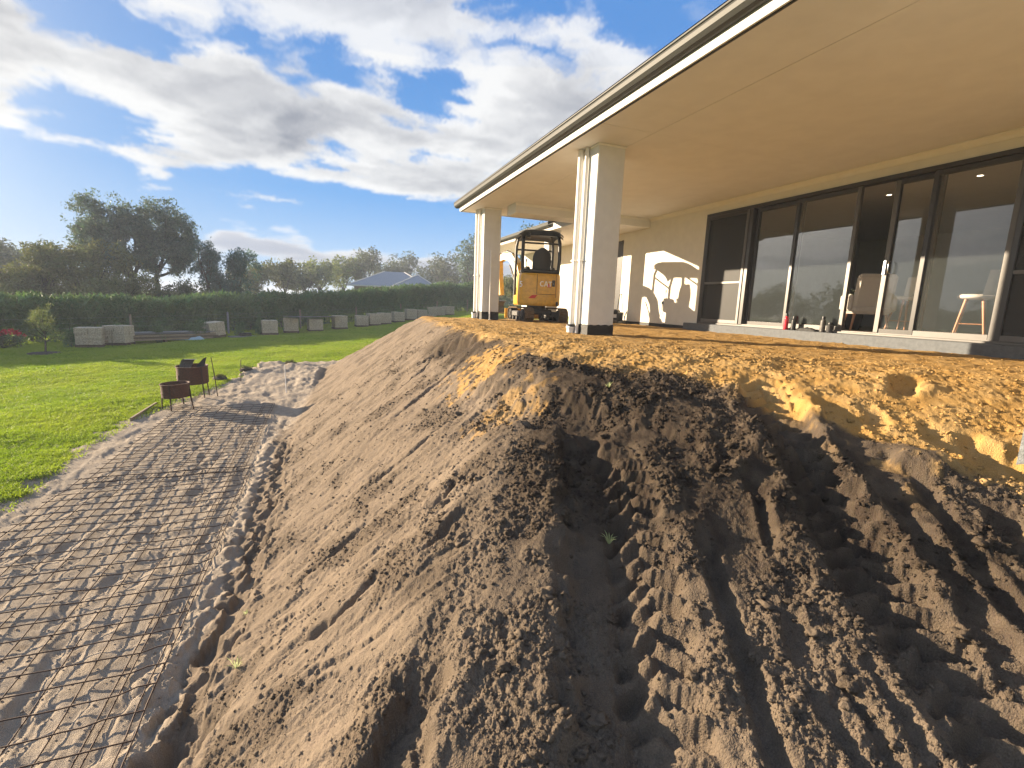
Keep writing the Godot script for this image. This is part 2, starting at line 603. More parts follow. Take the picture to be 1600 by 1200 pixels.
func stamp_ground() -> void:
	g_disp.resize(GNX * GNZ)
	g_soft.resize(GNX * GNZ)
	# spoil pushed over the edge of the pad, then the hollow beside it
	stamp([V(1.61, -4.94), V(1.79, -4.13), V(1.96, -3.54), V(2.27, -3.07), V(2.42, -2.6), V(2.5, -2.2), V(2.48, -1.9)], 0.26, -0.08, 0.0, 0.0, 0.0, 0.12)
	stamp([V(1.35, -4.0), V(1.55, -3.45), V(1.75, -3.15), V(1.95, -2.85)], 0.20, 0.08, 0.0, 0.0, 0.0, 0.10)
	stamp([V(0.5, -0.5), V(0.85, -1.12), V(0.99, -1.39), V(1.12, -1.71), V(1.38, -2.18), V(1.56, -2.63), V(1.7, -3.0)], 0.17, 0.095, 0.02, 0.0, 0.2, 0.08)
	# wheel ruts with lug prints
	stamp([V(0.62, -0.4), V(1.0, -0.9), V(1.08, -1.15), V(1.17, -1.33), V(1.30, -1.55), V(1.46, -1.88), V(1.66, -2.27), V(1.79, -2.74)], 0.16, 0.075, 0.02, 0.085, 0.6, 0.02, 0.125)
	stamp([V(1.7, -0.2), V(1.96, -0.61), V(2.04, -0.74), V(2.11, -0.95), V(2.22, -1.19), V(2.37, -1.44), V(2.54, -1.72), V(2.76, -2.09), V(3.01, -2.49), V(3.33, -2.95)], 0.175, 0.075, 0.025, 0.085, 0.6, 0.02, 0.125)
	# scraped plate, long straight cuts and ribs
	stamp([V(1.80, -1.55), V(2.08, -1.92)], 0.14, 0.035, 0.01, 0.0, 0.97, 0.02)
	stamp([V(1.05, -0.5), V(1.31, -0.90), V(1.42, -1.10), V(1.56, -1.38), V(1.68, -1.62), V(1.78, -1.80)], 0.045, 0.055, 0.012, 0.0, 0.97, 0.006)
	stamp([V(1.95, -1.50), V(2.15, -1.76), V(2.30, -1.95)], 0.03, 0.05, 0.02, 0.0, 0.95, 0.008)
	stamp([V(1.3, -0.4), V(1.54, -0.81), V(1.57, -0.94), V(1.60, -1.05)], 0.03, 0.03, 0.015, 0.0, 0.8, 0.02)
	stamp([V(1.5, -0.3), V(1.73, -0.72), V(1.79, -0.86), V(1.84, -0.99)], 0.03, 0.032, 0.015, 0.0, 0.8, 0.02)
	stamp([V(1.4, -0.3), V(1.64, -0.76), V(1.68, -0.90), V(1.71, -1.02)], 0.025, 0.04, 0.02, 0.0, 0.8, 0.02)
	stamp([V(2.0, -0.3), V(2.28, -0.76), V(2.45, -1.03), V(2.67, -1.37), V(2.92, -1.70)], 0.06, 0.04, 0.02, 0.015, 0.8, 0.03)
	stamp([V(2.2, -0.4), V(2.54, -0.89), V(2.71, -1.13), V(2.91, -1.40), V(3.1, -1.6)], 0.05, 0.035, 0.02, 0.0, 0.8, 0.03)
	stamp([V(2.7, -0.7), V(2.95, -1.05), V(3.15, -1.3)], 0.07, 0.045, 0.02, 0.0, 0.4, 0.05)
	stamp([V(3.18, -1.84), V(3.17, -1.62), V(3.22, -1.40)], 0.12, -0.09, 0.0, 0.0, 0.0, 0.08)
	stamp([V(2.55, -1.45), V(2.80, -1.85), V(3.10, -2.25), V(3.3, -2.5)], 0.05, -0.06, 0.0, 0.0, 0.0, 0.05)
	# pits and boot prints
	stamp([V(2.28, -1.93), V(2.38, -2.02)], 0.085, 0.13, 0.02, 0.0, 0.9, 0.02)
	stamp([V(1.66, -1.12), V(1.75, -1.25)], 0.055, 0.075, 0.015, 0.0, 0.95, 0.012)
	stamp([V(3.36, -2.0), V(3.52, -2.16)], 0.06, 0.055, 0.02, 0.0, 0.7, 0.05)
	stamp([V(3.9, -2.2), V(4.25, -2.35)], 0.09, 0.08, 0.02, 0.0, 0.7, 0.04)
	stamp([V(3.55, -1.75), V(3.62, -1.85)], 0.07, 0.06, 0.015, 0.0, 0.8, 0.02)
	stamp([V(3.62, -1.05), V(3.62, -1.75)], 0.16, 0.14, 0.0, 0.0, 0.3, 0.06)
	for p in [[4.6, -4.5, 0.6], [5.1, -4.9, 0.2], [4.3, -5.4, 1.1], [5.6, -5.6, 0.5], [6.4, -5.2, 0.9], [3.6, -6.0, 0.3], [3.0, -6.6, 0.7], [4.9, -6.6, 0.0], [5.5, -3.9, 0.4], [2.6, -8.3, 0.5], [3.1, -7.5, 1.2], [6.1, -6.9, 0.8]]:
		var dirn := Vector2(cos(p[2]), sin(p[2])) * 0.08
		stamp([V(p[0], p[1]) - dirn, V(p[0], p[1]) + dirn], 0.075, 0.05, 0.025, 0.0, 0.6, 0.03)
	# a cut face and shear steps across the smooth batter
	stamp([V(1.45, -7.6), V(1.72, -7.05), V(1.9, -6.4)], 0.17, 0.13, 0.03, 0.0, 0.2, 0.08)
	stamp([V(0.1, -1.35), V(0.18, -1.55), V(0.27, -1.68), V(0.41, -1.88)], 0.11, 0.12, 0.02, 0.0, 0.0, 0.07)
	for s in [[V(-0.22, -2.70), V(-0.01, -2.64), V(0.13, -2.68), V(0.29, -2.80)], [V(0.41, -2.59), V(0.60, -2.61), V(0.80, -2.76)], [V(0.58, -3.08), V(0.75, -3.07), V(0.91, -3.33)], [V(0.23, -4.41), V(0.70, -4.38), V(1.07, -4.44)], [V(0.69, -5.77), V(1.26, -5.96), V(1.70, -6.03)], [V(-0.3, -3.6), V(0.05, -3.62), V(0.25, -3.7)], [V(0.9, -6.9), V(1.3, -7.0), V(1.6, -7.2)]]:
		stamp(s, 0.036, 0.055, 0.010, 0.0, 0.3, 0.03)
	# furrow and thrown lumps along the foot of the batter
	stamp([V(-1.05, -1.6), V(-0.90, -2.6), V(-0.78, -3.3), V(-0.68, -4.4), V(-0.66, -6.0), V(-0.70, -9.0)], 0.085, 0.06, 0.035, 0.0, 0.2, 0.16)
	stamp([V(-1.02, -2.45), V(-0.82, -2.66), V(-0.62, -2.80)], 0.20, 0.19, 0.03, 0.0, 0.5, 0.09)
	stamp([V(-1.12, -3.0), V(-1.0, -4.4), V(-0.97, -6.0), V(-1.0, -9.0)], 0.08, -0.04, 0.0, 0.0, 0.0, 0.10)
	for k in 26:
		var zz := -2.2 - k * 0.28
		stamp([V(-0.72 + 0.14 * sin(k * 2.3), zz)], 0.06 + 0.05 * absf(sin(k * 1.7)), 0.035 * (1.0 if k % 3 else -0.9), 0.012, 0.0, 0.2, 0.12)

func lump(x: float, z: float, f: float) -> float:
	# rounded clod: 1 at a cell's heart, 0 at its rim
	return clampf(-n_cell.get_noise_2d(x * f, z * f), 0.0, 1.0)

func earth(x: float, z: float, fine := true) -> void:
	var low := lawn_h(x, z)
	var left := -2.3 + 0.74 * (x - toe_x(z))
	var d := (x - 2.8) * -0.73 + (z + 3.8) * 0.68
	var front := -0.2 - 0.32 * d
	var back := -0.2 - 0.45 * (-z - 13.4)
	var e := smin(smin(smin(left, front, 0.22), back, 0.3), PAD, 0.12)
	var y := -smin(-e, -low, 0.12)
	var above := e - low
	e_rough = 0.0
	var q := -z
	# lawn or bare ground
	var wob := n_edge.get_noise_2d(x * 1.3, z * 1.3) * 0.3 + n_edge.get_noise_2d(x * 6.0, z * 6.0) * 0.12
	e_lawn = false
	if above < -0.02:
		if q > 19.6:
			e_lawn = above < -0.08 + wob * 0.3
		elif x + wob < lerp_table(q, LAWN_Q, LAWN_X) or x > 14.0 or q < -6.0:
			e_lawn = true
	if e_lawn:
		e_y = y + 0.02
		var g := n_big.get_noise_2d(x * 0.35, z * 0.35)
		var g2 := n_fbm.get_noise_2d(x * 2.2, z * 2.2)
		e_y += n_big.get_noise_2d(x * 0.22, z * 0.22) * 0.08 + g2 * 0.02
		e_col = Color(0.17, 0.26, 0.025).lerp(Color(0.25, 0.30, 0.05), clampf(0.45 + g * 0.8 + g2 * 0.5, 0.0, 1.0))
		return
	if not fine:
		e_y = y
		e_col = Color(0.3, 0.25, 0.2)
		return
	var disp := 0.0
	var soft := 0.0
	var fx := (x - GX) / GC
	var fz := (z - GZ) / GC
	if fx > 0.0 and fz > 0.0 and fx < GNX - 2.0 and fz < GNZ - 2.0:
		var ix := int(fx)
		var iz := int(fz)
		var tx := fx - ix
		var tz := fz - iz
		var a := iz * GNX + ix
		disp = lerpf(lerpf(g_disp[a], g_disp[a + 1], tx), lerpf(g_disp[a + GNX], g_disp[a + GNX + 1], tx), tz)
		soft = lerpf(lerpf(g_soft[a], g_soft[a + 1], tx), lerpf(g_soft[a + GNX], g_soft[a + GNX + 1], tx), tz)
	var keep := 1.0 - soft
	var big := n_big.get_noise_2d(x * 0.9, z * 0.9)
	var mid := n_fbm.get_noise_2d(x * 3.1, z * 3.1)
	var small := n_fbm.get_noise_2d(x * 15.0, z * 15.0)
	var on_low := sstep(0.10, -0.06, above)
	var on_pad := sstep(-0.34, -0.22, e) * (1.0 - on_low)
	var ramp_side := sstep(-0.12, 0.12, left - front) * (1.0 - on_pad) * (1.0 - on_low)
	var batter := maxf(0.0, 1.0 - on_low - on_pad - ramp_side)
	var h := 0.0
	# low ground: trodden sand, rake and wheel lines along z
	if on_low > 0.01:
		var dim := lump(x * 1.15, z * 0.50, 4.2)
		var lines := n_fine.get_noise_2d(x * 4.6 + mid * 0.5, z * 0.50)
		var trod := sstep(0.0, 0.35, n_big.get_noise_2d(x * 1.3 + 60.0, z * 0.8))
		h += on_low * keep * (mid * 0.010 + big * 0.012 - sstep(0.25, 0.75, dim) * 0.026 * trod + 0.005 + lines * 0.017 + small * 0.0025)
		if q > 12.0:
			h += on_low * 0.24 * exp(-((x + 1.7) ** 2) / 1.1 - ((q - 17.2) ** 2) / 1.3) * (1.0 + 0.5 * big)
			h += on_low * 0.16 * exp(-((x + 0.4) ** 2) / 0.5 - ((q - 15.6) ** 2) / 2.5) * (1.0 + 0.5 * big)
			h += on_low * (0.03 + 0.05 * n_big.get_noise_2d(x * 1.4, z * 1.4)) * sstep(11.5, 13.0, q)
	# batter: slides running down the slope, crusted steps, patches of crumbs
	if batter > 0.01:
		var slide := n_fbm.get_noise_2d(x * 0.75 + 7.0, z * 4.2 + x * 0.35)
		var st := n_fine.get_noise_2d(x * 0.55 + 20.0 + small * 0.04, z * 2.3 - x * 0.2) * 2.6 + mid * 0.35
		var step := st - floorf(st)
		step = sstep(0.0, 0.10, step) - step
		var crumb_mask := sstep(0.02, 0.42, n_big.get_noise_2d(x * 1.1 + 31.0, z * 1.5) + mid * 0.6 + (0.30 if absf(left - front) < 0.28 else 0.0))
		var crumb := lump(x, z, 17.0)
		var crumb2 := lump(x + 9.0, z, 38.0)
		h += batter * (slide * 0.026 + step * 0.022 * (1.0 - crumb_mask * 0.6) + big * 0.05 + crumb_mask * (crumb * crumb * 0.007 + crumb2 * crumb2 * 0.010 + small * 0.012) * keep + small * 0.008 + crumb2 * crumb2 * 0.004 + n_fine.get_noise_2d(x * 30.0, z * 55.0) * 0.003)
		e_rough = batter * crumb_mask * 0.6
	# ramp: broken dark soil
	if ramp_side > 0.01:
		var m1 := sstep(-0.25, 0.25, n_big.get_noise_2d(x * 1.7, z * 1.7 + 11.0))
		var c1 := lump(x, z, 8.0)
		var c2 := lump(x + 5.0, z, 19.0)
		var c3 := lump(x + 12.0, z, 42.0)
		var rk := keep * (1.0 - 0.8 * sstep(0.05, 0.28, n_big.get_noise_2d(x * 1.4 + 77.0, z * 1.4 - 4.0)))
		rk *= 1.0 - 0.6 * sstep(2.7, 3.3, x) * sstep(1.5, 1.0, d)
		h += ramp_side * keep * mid * 0.012
		h += ramp_side * rk * (mid * 0.026 + c1 * c1 * 0.013 * m1 + c2 * c2 * (0.005 + 0.010 * m1) + c3 * c3 * 0.012 + small * 0.014)
		h += ramp_side * soft * (small * 0.008 + c3 * c3 * 0.006)
		e_rough = maxf(e_rough, ramp_side * rk)
	# pad: raked yellow sand, crumbly towards its edge
	if on_pad > 0.01:
		var brink := sstep(2.4, 0.2, minf(x - toe_x(z) - 2.84, maxf(-d, 0.0) + (0.0 if x < 4.6 else (x - 4.6) * 0.5)))
		var c2b := lump(x + 3.0, z, 13.0)
		var c3b := lump(x + 17.0, z, 30.0)
		h += on_pad * keep * (mid * 0.014 + big * 0.015 + small * 0.005 + brink * (c2b * c2b * 0.008 * sstep(-0.1, 0.3, big) + c3b * c3b * 0.004 + small * 0.006 + 0.03 * maxf(big, 0.0)))
		h += on_pad * n_fine.get_noise_2d(x * 1.4, z * 6.0) * 0.010
		e_rough = maxf(e_rough, on_pad * brink * 0.3)
	e_y = y + disp + h
	# ---- what the ground is made of
	var spot := n_fbm.get_noise_2d(x * 5.5 + 50.0, z * 5.5)
	var grey_sand := Color(0.55, 0.465, 0.37).lerp(Color(0.44, 0.36, 0.275), clampf(0.4 + mid * 0.9, 0.0, 1.0))
	var dry := Color(0.315, 0.247, 0.182).lerp(Color(0.24, 0.186, 0.136), clampf(0.45 + mid * 0.7 + big * 0.5, 0.0, 1.0))
	var topsoil := Color(0.062, 0.046, 0.034).lerp(Color(0.128, 0.097, 0.068), clampf(0.35 + spot, 0.0, 1.0))
	var yellow := Color(0.58, 0.345, 0.110).lerp(Color(0.66, 0.435, 0.185), clampf(0.4 + mid * 0.9 + spot * 0.4, 0.0, 1.0))
	var col := dry
	# topsoil lies in a band under the pad's edge and in the ramp
	var wn := big * 0.35 + mid * 0.30 + spot * 0.18
	var dd := d + wn * 0.42
	var lx := x - toe_x(z) - 2.84 + wn * 0.5
	var dark := ramp_side * (1.0 - 0.60 * sstep(1.7, 3.0, dd)) * (1.0 - 0.35 * sstep(2.4, 3.4, x + wn))
	dark = maxf(dark, sstep(-0.75, -0.35, lx) * sstep(0.25, -0.05, lx) * sstep(-3.4, -4.2, z) * sstep(-9.0, -7.5, z) * 0.85)
	dark = maxf(dark, batter * 0.6 * sstep(-0.30, 0.0, left - front + wn * 0.3))
	dark = maxf(dark, batter * 0.45 * sstep(0.05, 0.35, n_big.get_noise_2d(x * 1.1 + 31.0, z * 1.5) + mid * 0.4))
	col = col.lerp(topsoil, clampf(dark, 0.0, 1.0))
	col = col.lerp(grey_sand, on_low * sstep(-0.1, 0.15, 0.25 + mid * 0.5 - 0.5 * sstep(-1.0, -0.75, x + wn * 0.4) * sstep(11.0, 9.0, q)))
	# yellow sand: the pad, its edge towards the doors, and spills over the brink
	var yl := sstep(-0.10, 0.12, lx) * sstep(0.30, -0.10, dd - 1.05 * sstep(2.75, 3.45, x) - 0.16)
	yl = maxf(yl, 0.9 * sstep(0.55, 0.25, Vector2((x - 1.72) * 1.5, z + 5.25).length() + wn * 0.9 + spot * 0.5))
	yl = maxf(yl, 0.55 * sstep(0.26, 0.05, Vector2(x - 1.45, z + 3.85).length() + wn * 0.5 + spot * 0.5))
	if x > 2.5:
		var patch := n_fbm.get_noise_2d(x * 2.6 + 3.0, z * 2.6 + 8.0) + spot * 0.35
		yl = maxf(yl, sstep(0.10, 0.26, patch) * sstep(2.7, 3.3, x) * sstep(2.3, 1.5, dd) * keep * 0.75)
	yl *= 1.0 - on_low
	col = col.lerp(yellow, clampf(yl, 0.0, 1.0))
	e_col = col

func build_ground() -> void:
	# one sheet: rings that widen with distance, fine sectors where the slope faces
	var angs := PackedFloat32Array()
	var a := -180.0
	while a < 179.99:
		angs.append(a)
		a += 0.115 if (a > -34.0 and a < 78.0) else 4.0 if (a < -90.0 or a > 110.0) else 0.8
	var nc := angs.size()
	var rs := PackedFloat32Array()
	var r := 0.05
	while r < 900.0:
		rs.append(r)
		r *= 1.25 if r < 0.75 else 1.0048 if r < 8.0 else 1.0075 if r < 24.0 else 1.04
	var nr := rs.size()
	var ca := PackedFloat32Array()
	var sa := PackedFloat32Array()
	for t in angs:
		sa.append(sin(deg_to_rad(t)))
		ca.append(-cos(deg_to_rad(t)))
	var total := nr * nc
	var ys := PackedFloat32Array()
	ys.resize(total)
	var pos := PackedVector3Array()
	pos.resize(total)
	var nor := PackedVector3Array()
	nor.resize(total)
	var cols := PackedColorArray()
	cols.resize(total)
	var is_l := PackedByteArray()
	is_l.resize(total)
	for i in nr:
		var rr := rs[i]
		for j in nc:
			var x := sa[j] * rr
			var z := ca[j] * rr
			earth(x, z, rr < 26.0)
			var k := i * nc + j
			pos[k] = Vector3(x, e_y, z)
			cols[k] = e_col
			is_l[k] = 1 if e_lawn else 0
	for i in nr:
		var i0 := maxi(i - 1, 0) * nc
		var i1 := mini(i + 1, nr - 1) * nc
		for j in nc:
			var up := pos[i1 + j] - pos[i0 + j]
			var ac := pos[i * nc + (j + 1) % nc] - pos[i * nc + (j - 1 + nc) % nc]
			var nn := ac.cross(up).normalized()
			nor[i * nc + j] = nn if nn.y > 0.0 else -nn
	var ie := PackedInt32Array()
	var il := PackedInt32Array()
	for i in nr - 1:
		for j in nc:
			var p0 := i * nc + j
			var p1 := i * nc + (j + 1) % nc
			var p2 := p0 + nc
			var p3 := p1 + nc
			var l := is_l[p0] + is_l[p1] + is_l[p2] + is_l[p3]
			if l >= 2:
				il.append_array(PackedInt32Array([p0, p2, p1, p1, p2, p3]))
			else:
				ie.append_array(PackedInt32Array([p0, p2, p1, p1, p2, p3]))
	for part in [["ground", ie, "earth", "bare excavated ground: yellow sand pad, dark topsoil ramp and grey sand"], ["lawn", il, "lawn", "mown green lawn sloping up to the fence"]]:
		# keep only the vertices that this sheet uses
		var remap := PackedInt32Array()
		remap.resize(total)
		remap.fill(-1)
		var pv := PackedVector3Array()
		var pn := PackedVector3Array()
		var pc := PackedColorArray()
		var idx: PackedInt32Array = part[1]
		for k in idx.size():
			var o := idx[k]
			var m := remap[o]
			if m < 0:
				m = pv.size()
				remap[o] = m
				pv.append(pos[o])
				pn.append(nor[o])
				pc.append(cols[o])
			idx[k] = m
		var arr := []
		arr.resize(Mesh.ARRAY_MAX)
		arr[Mesh.ARRAY_VERTEX] = pv
		arr[Mesh.ARRAY_NORMAL] = pn
		arr[Mesh.ARRAY_COLOR] = pc
		arr[Mesh.ARRAY_INDEX] = idx
		var am := ArrayMesh.new()
		am.add_surface_from_arrays(Mesh.PRIMITIVE_TRIANGLES, arr)
		structure(obj(part[0], am, part[2]), part[3])
	print("ground ", total, " vertices ", Time.get_ticks_msec())

# ---------------------------------------------------------------- house

func wbx(called: String, lo: Vector3, hi: Vector3, material: String, parent: Node3D, bev := 0.004) -> MeshInstance3D:
	var o := bx(called, lo, hi, material, parent, bev)
	o.position -= parent.global_position
	return o

func wobj(called: String, mesh: Mesh, material: String, parent: Node3D, at := Vector3.ZERO) -> MeshInstance3D:
	return obj(called, mesh, material, parent, at - parent.global_position)

func holder(called: String, parent: Node3D, at: Vector3) -> Node3D:
	var o := Node3D.new()
	o.name = called
	parent.add_child(o, true)
	o.position = at - parent.global_position
	return o

func gutter_mesh(length: float) -> ArrayMesh:
	# quad gutter, open at the top, along +z; x points away from the wall as -x
	var b := MB.new()
	var prof := PackedVector2Array([Vector2(0, 0.005), Vector2(-0.045, 0.0), Vector2(-0.085, 0.012), Vector2(-0.115, 0.045), Vector2(-0.125, 0.085), Vector2(-0.118, 0.105), Vector2(-0.128, 0.118), Vector2(-0.128, 0.130), Vector2(-0.112, 0.130), Vector2(-0.106, 0.100), Vector2(-0.112, 0.080), Vector2(-0.100, 0.050), Vector2(-0.075, 0.026), Vector2(-0.04, 0.016), Vector2(0, 0.020)])
	b.prism(prof, 0.0, length)
	return b.done()

func pillar(house: Node3D, z_near: float, foot: float, ground: float, w := 0.457, x0 := 3.76, height := CEIL, pipes := true) -> void:
	var z_far := z_near - w
	var p := wbx("pillar", Vector3(x0, ground + 0.16, z_far), Vector3(x0 + w, height, z_near), "pillar_render", house, 0.012)
	# damp-proof band with a hand-brushed top edge; plain grey on the nearest pillar
	var b := MB.new()
	var hw := w * 0.5 - 0.003
	var ring := [Vector2(-hw, hw), Vector2(hw, hw), Vector2(hw, -hw), Vector2(-hw, -hw)]
	for s in 4:
		var a: Vector2 = ring[s]
		var c: Vector2 = ring[(s + 1) % 4]
		var o := Vector3((a.x + c.x), 0, (a.y + c.y))
		for k in 12:
			var t0 := k / 12.0
			var t1 := (k + 1) / 12.0
			var p0 := a.lerp(c, t0)
			var p1 := a.lerp(c, t1)
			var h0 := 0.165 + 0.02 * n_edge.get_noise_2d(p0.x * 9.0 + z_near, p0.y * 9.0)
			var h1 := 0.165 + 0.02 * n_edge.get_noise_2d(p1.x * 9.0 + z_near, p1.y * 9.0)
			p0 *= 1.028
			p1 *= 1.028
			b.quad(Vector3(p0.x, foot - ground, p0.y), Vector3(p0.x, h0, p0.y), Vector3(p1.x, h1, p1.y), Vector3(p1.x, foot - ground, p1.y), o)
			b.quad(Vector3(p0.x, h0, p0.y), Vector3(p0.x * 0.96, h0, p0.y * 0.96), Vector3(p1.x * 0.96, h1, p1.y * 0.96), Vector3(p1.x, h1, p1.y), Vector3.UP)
	wobj("base_band", b.done(), "bitumen" if ground < 0.0 else "pillar_base_grey", p, Vector3(x0 + w * 0.5, ground, z_near - w * 0.5))
	wbx("cap_bead", Vector3(x0 - 0.012, height - 0.03, z_far - 0.012), Vector3(x0 + w + 0.012, height - 0.002, z_near + 0.012), "cornice_paint", p, 0.006)
	if not pipes:
		return
	for k in 2:
		var r: float = [0.045, 0.030][k]
		var z: float = z_near - w * [0.92, 0.60][k]
		var x: float = x0 - [0.062, 0.040][k]
		var t := MB.new()
		t.tube([Vector3(0, 0.0, 0), Vector3(0, 1.2, 0), Vector3(0, height - ground - 0.16, 0), Vector3(0, height - ground - 0.03, 0)], [r], 16)
		var pipe := wobj("downpipe", t.done(), "pipe_paint", house, Vector3(x, ground + 0.02, z))
		wbx("pipe_bracket", Vector3(x - r - 0.006, 0.95, z - r - 0.01), Vector3(x0 + 0.01, 0.975, z + r + 0.01), "pipe_paint", pipe, 0.003)
		if k == 0:
			t = MB.new()
			t.lathe([Vector2(0.060, -0.05), Vector2(0.062, 0.0), Vector2(0.062, 0.09), Vector2(0.075, 0.095), Vector2(0.075, 0.125), Vector2(0.050, 0.13)], 20)
			wobj("pipe_socket", t.done(), "white_plastic", pipe, Vector3(x - 0.035, ground, z + 0.05))
			t = MB.new()
			t.lathe([Vector2(0.078, 0.0), Vector2(0.078, 0.035), Vector2(0.05, 0.04)], 20)
			wobj("pipe_seal", t.done(), "bitumen", pipe, Vector3(x - 0.03, ground + 0.118, z + 0.05))

func door_panel(house: Node3D, z0: float, z1: float, x: float, lit_stile: bool, screen: bool, called: String) -> Node3D:
	var d := holder(called, house, Vector3(x, 0.02, (z0 + z1) * 0.5))
	var sw := 0.062
	var t := 0.034
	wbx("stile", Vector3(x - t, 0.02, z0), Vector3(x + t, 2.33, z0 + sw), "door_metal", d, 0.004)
	wbx("stile", Vector3(x - t, 0.02, z1 - sw), Vector3(x + t, 2.33, z1), "door_metal_lit" if lit_stile else "door_metal", d, 0.004)
	wbx("bottom_rail", Vector3(x - t + 0.003, 0.02, z0 + sw), Vector3(x + t - 0.003, 0.095, z1 - sw), "door_metal_lit" if lit_stile else "door_metal", d, 0.004)
	wbx("top_rail", Vector3(x - t + 0.003, 2.26, z0 + sw), Vector3(x + t - 0.003, 2.33, z1 - sw), "door_metal", d, 0.004)
	if screen:
		wbx("mid_rail", Vector3(x - t + 0.003, 0.86, z0 + sw), Vector3(x + t - 0.003, 0.91, z1 - sw), "door_metal_lit", d, 0.004)
		wbx("screen_mesh", Vector3(x - 0.012, 0.095, z0 + sw), Vector3(x - 0.010, 2.26, z1 - sw), "screen_mesh", d, 0.0)
		wbx("glass_pane", Vector3(x + 0.018, 0.095, z0 + sw), Vector3(x + 0.0205, 2.26, z1 - sw), "door_glass", d, 0.0)
	else:
		wbx("glass_pane", Vector3(x - 0.003, 0.092, z0 + sw - 0.004), Vector3(x + 0.003, 2.264, z1 - sw + 0.004), "door_glass", d, 0.0)
	return d

func build_house() -> void:
	var H := thing("house", "cream rendered house with deep flat-ceilinged patio roof on square pillars", "house", Vector3(WALL_X, PAD, -5.0))
	var W := WALL_X
	# walls
	wbx("wall", Vector3(W, -0.10, -12.3), Vector3(W + 0.24, 2.9, -9.0), "render_wall", H, 0.006)
	wbx("wall", Vector3(W, 2.402, -8.998), Vector3(W + 0.24, 2.9, -1.7), "render_wall", H, 0.0)
	wbx("wall", Vector3(W, -0.10, -1.698), Vector3(W + 0.24, 2.9, 4.0), "render_wall", H, 0.0)
	wbx("wall", Vector3(W, -0.10, -20.0), Vector3(W + 0.24, 2.9, -13.6), "render_wall", H, 0.0)
	wbx("wall", Vector3(W, 2.2, -13.598), Vector3(W + 0.24, 2.9, -12.302), "render_wall", H, 0.0)
	wbx("wall", Vector3(W + 0.245, -0.1, -20.0), Vector3(16.0, 2.9, -19.76), "render_wall", H, 0.0)
	wbx("wall", Vector3(W + 0.245, -0.1, 3.76), Vector3(16.0, 2.9, 4.0), "render_wall", H, 0.0)
	wbx("wall", Vector3(16.0, -0.1, -20.0), Vector3(16.24, 2.9, 4.0), "render_wall", H, 0.0)
	wbx("damp_course_strip", Vector3(W - 0.006, -0.30, -12.3), Vector3(W + 0.2, -0.102, -9.32), "bitumen", H, 0.0)
	# dark rear door with its frame
	var rd := holder("rear_door", H, Vector3(W + 0.06, -0.1, -12.95))
	wbx("jamb", Vector3(W - 0.004, -0.10, -12.40), Vector3(W + 0.12, 2.198, -12.303), "door_metal", rd)
	wbx("jamb", Vector3(W - 0.004, -0.10, -13.597), Vector3(W + 0.12, 2.198, -13.50), "door_metal", rd)
	wbx("leaf", Vector3(W + 0.02, -0.08, -13.498), Vector3(W + 0.07, 2.19, -12.402), "door_metal", rd)
	# slab edge under the doors
	wbx("slab_edge", Vector3(W - 0.16, -0.40, -9.3), Vector3(W + 0.24, -0.022, 4.0), "slab", H, 0.012)
	# ceiling sheets with open joints, cornice, bulkhead
	wbx("ceiling_sheet", Vector3(4.224, CEIL, -11.1), Vector3(W - 0.002, CEIL + 0.03, -5.905), "ceiling_paint", H, 0.0)
	wbx("ceiling_sheet", Vector3(4.224, CEIL, -5.901), Vector3(W - 0.002, CEIL + 0.03, 4.0), "ceiling_paint", H, 0.0)
	for s in [[-12.88, -9.2], [-9.192, -5.905], [-5.897, -2.1], [-2.092, 4.0]]:
		wbx("soffit_sheet", Vector3(3.362, CEIL - 0.002, s[0]), Vector3(4.214, CEIL + 0.028, s[1]), "ceiling_paint", H, 0.0)
	wbx("soffit_sheet", Vector3(4.222, CEIL, -12.88), Vector3(6.04, CEIL + 0.03, -11.664), "ceiling_paint", H, 0.0)
	wbx("bulkhead", Vector3(4.224, 2.39, -11.66), Vector3(W - 0.002, CEIL + 0.2, -11.102), "ceiling_paint", H, 0.004)
	var cv := MB.new()
	cv.prism(PackedVector2Array([Vector2(0, 0), Vector2(0, -0.085), Vector2(-0.012, -0.085), Vector2(-0.016, -0.07), Vector2(-0.03, -0.045), Vector2(-0.055, -0.026), Vector2(-0.08, -0.018), Vector2(-0.085, -0.012), Vector2(-0.085, 0)]), -11.1, 4.0)
	wobj("cornice", cv.done(), "cornice_paint", H, Vector3(W - 0.003, CEIL - 0.002, 0))
	cv = MB.new()
	cv.prism(PackedVector2Array([Vector2(0, 0), Vector2(0, -0.06), Vector2(0.012, -0.06), Vector2(0.03, -0.03), Vector2(0.06, -0.012), Vector2(0.06, 0)]), 4.23, W - 0.09)
	var bc := wobj("cornice", cv.done(), "cornice_paint", H, Vector3(0, CEIL - 0.002, -11.1))
	bc.position = Vector3(0, CEIL - 0.002, -11.1) - H.position
	bc.mesh = turned(cv, Basis(Vector3.UP, PI / 2))
	# rear soffit, lower
	wbx("soffit_sheet", Vector3(6.06, 2.388, -20.0), Vector3(W - 0.002, 2.42, -11.663), "ceiling_paint", H, 0.0)
	wbx("fascia", Vector3(6.025, 2.372, -20.0), Vector3(6.055, 2.56, -11.67), "fascia_steel", H, 0.004)
	wobj("gutter", gutter_mesh(7.1), "gutter_steel", H, Vector3(6.022, 2.46, -20.0))
	# eave: fascia and quad gutter
	wbx("fascia", Vector3(3.332, CEIL - 0.018, -12.9), Vector3(3.358, CEIL + 0.20, 4.0), "fascia_steel", H, 0.004)
	wbx("fascia", Vector3(3.362, CEIL - 0.018, -12.91), Vector3(6.02, CEIL + 0.20, -12.884), "fascia_steel", H, 0.004)
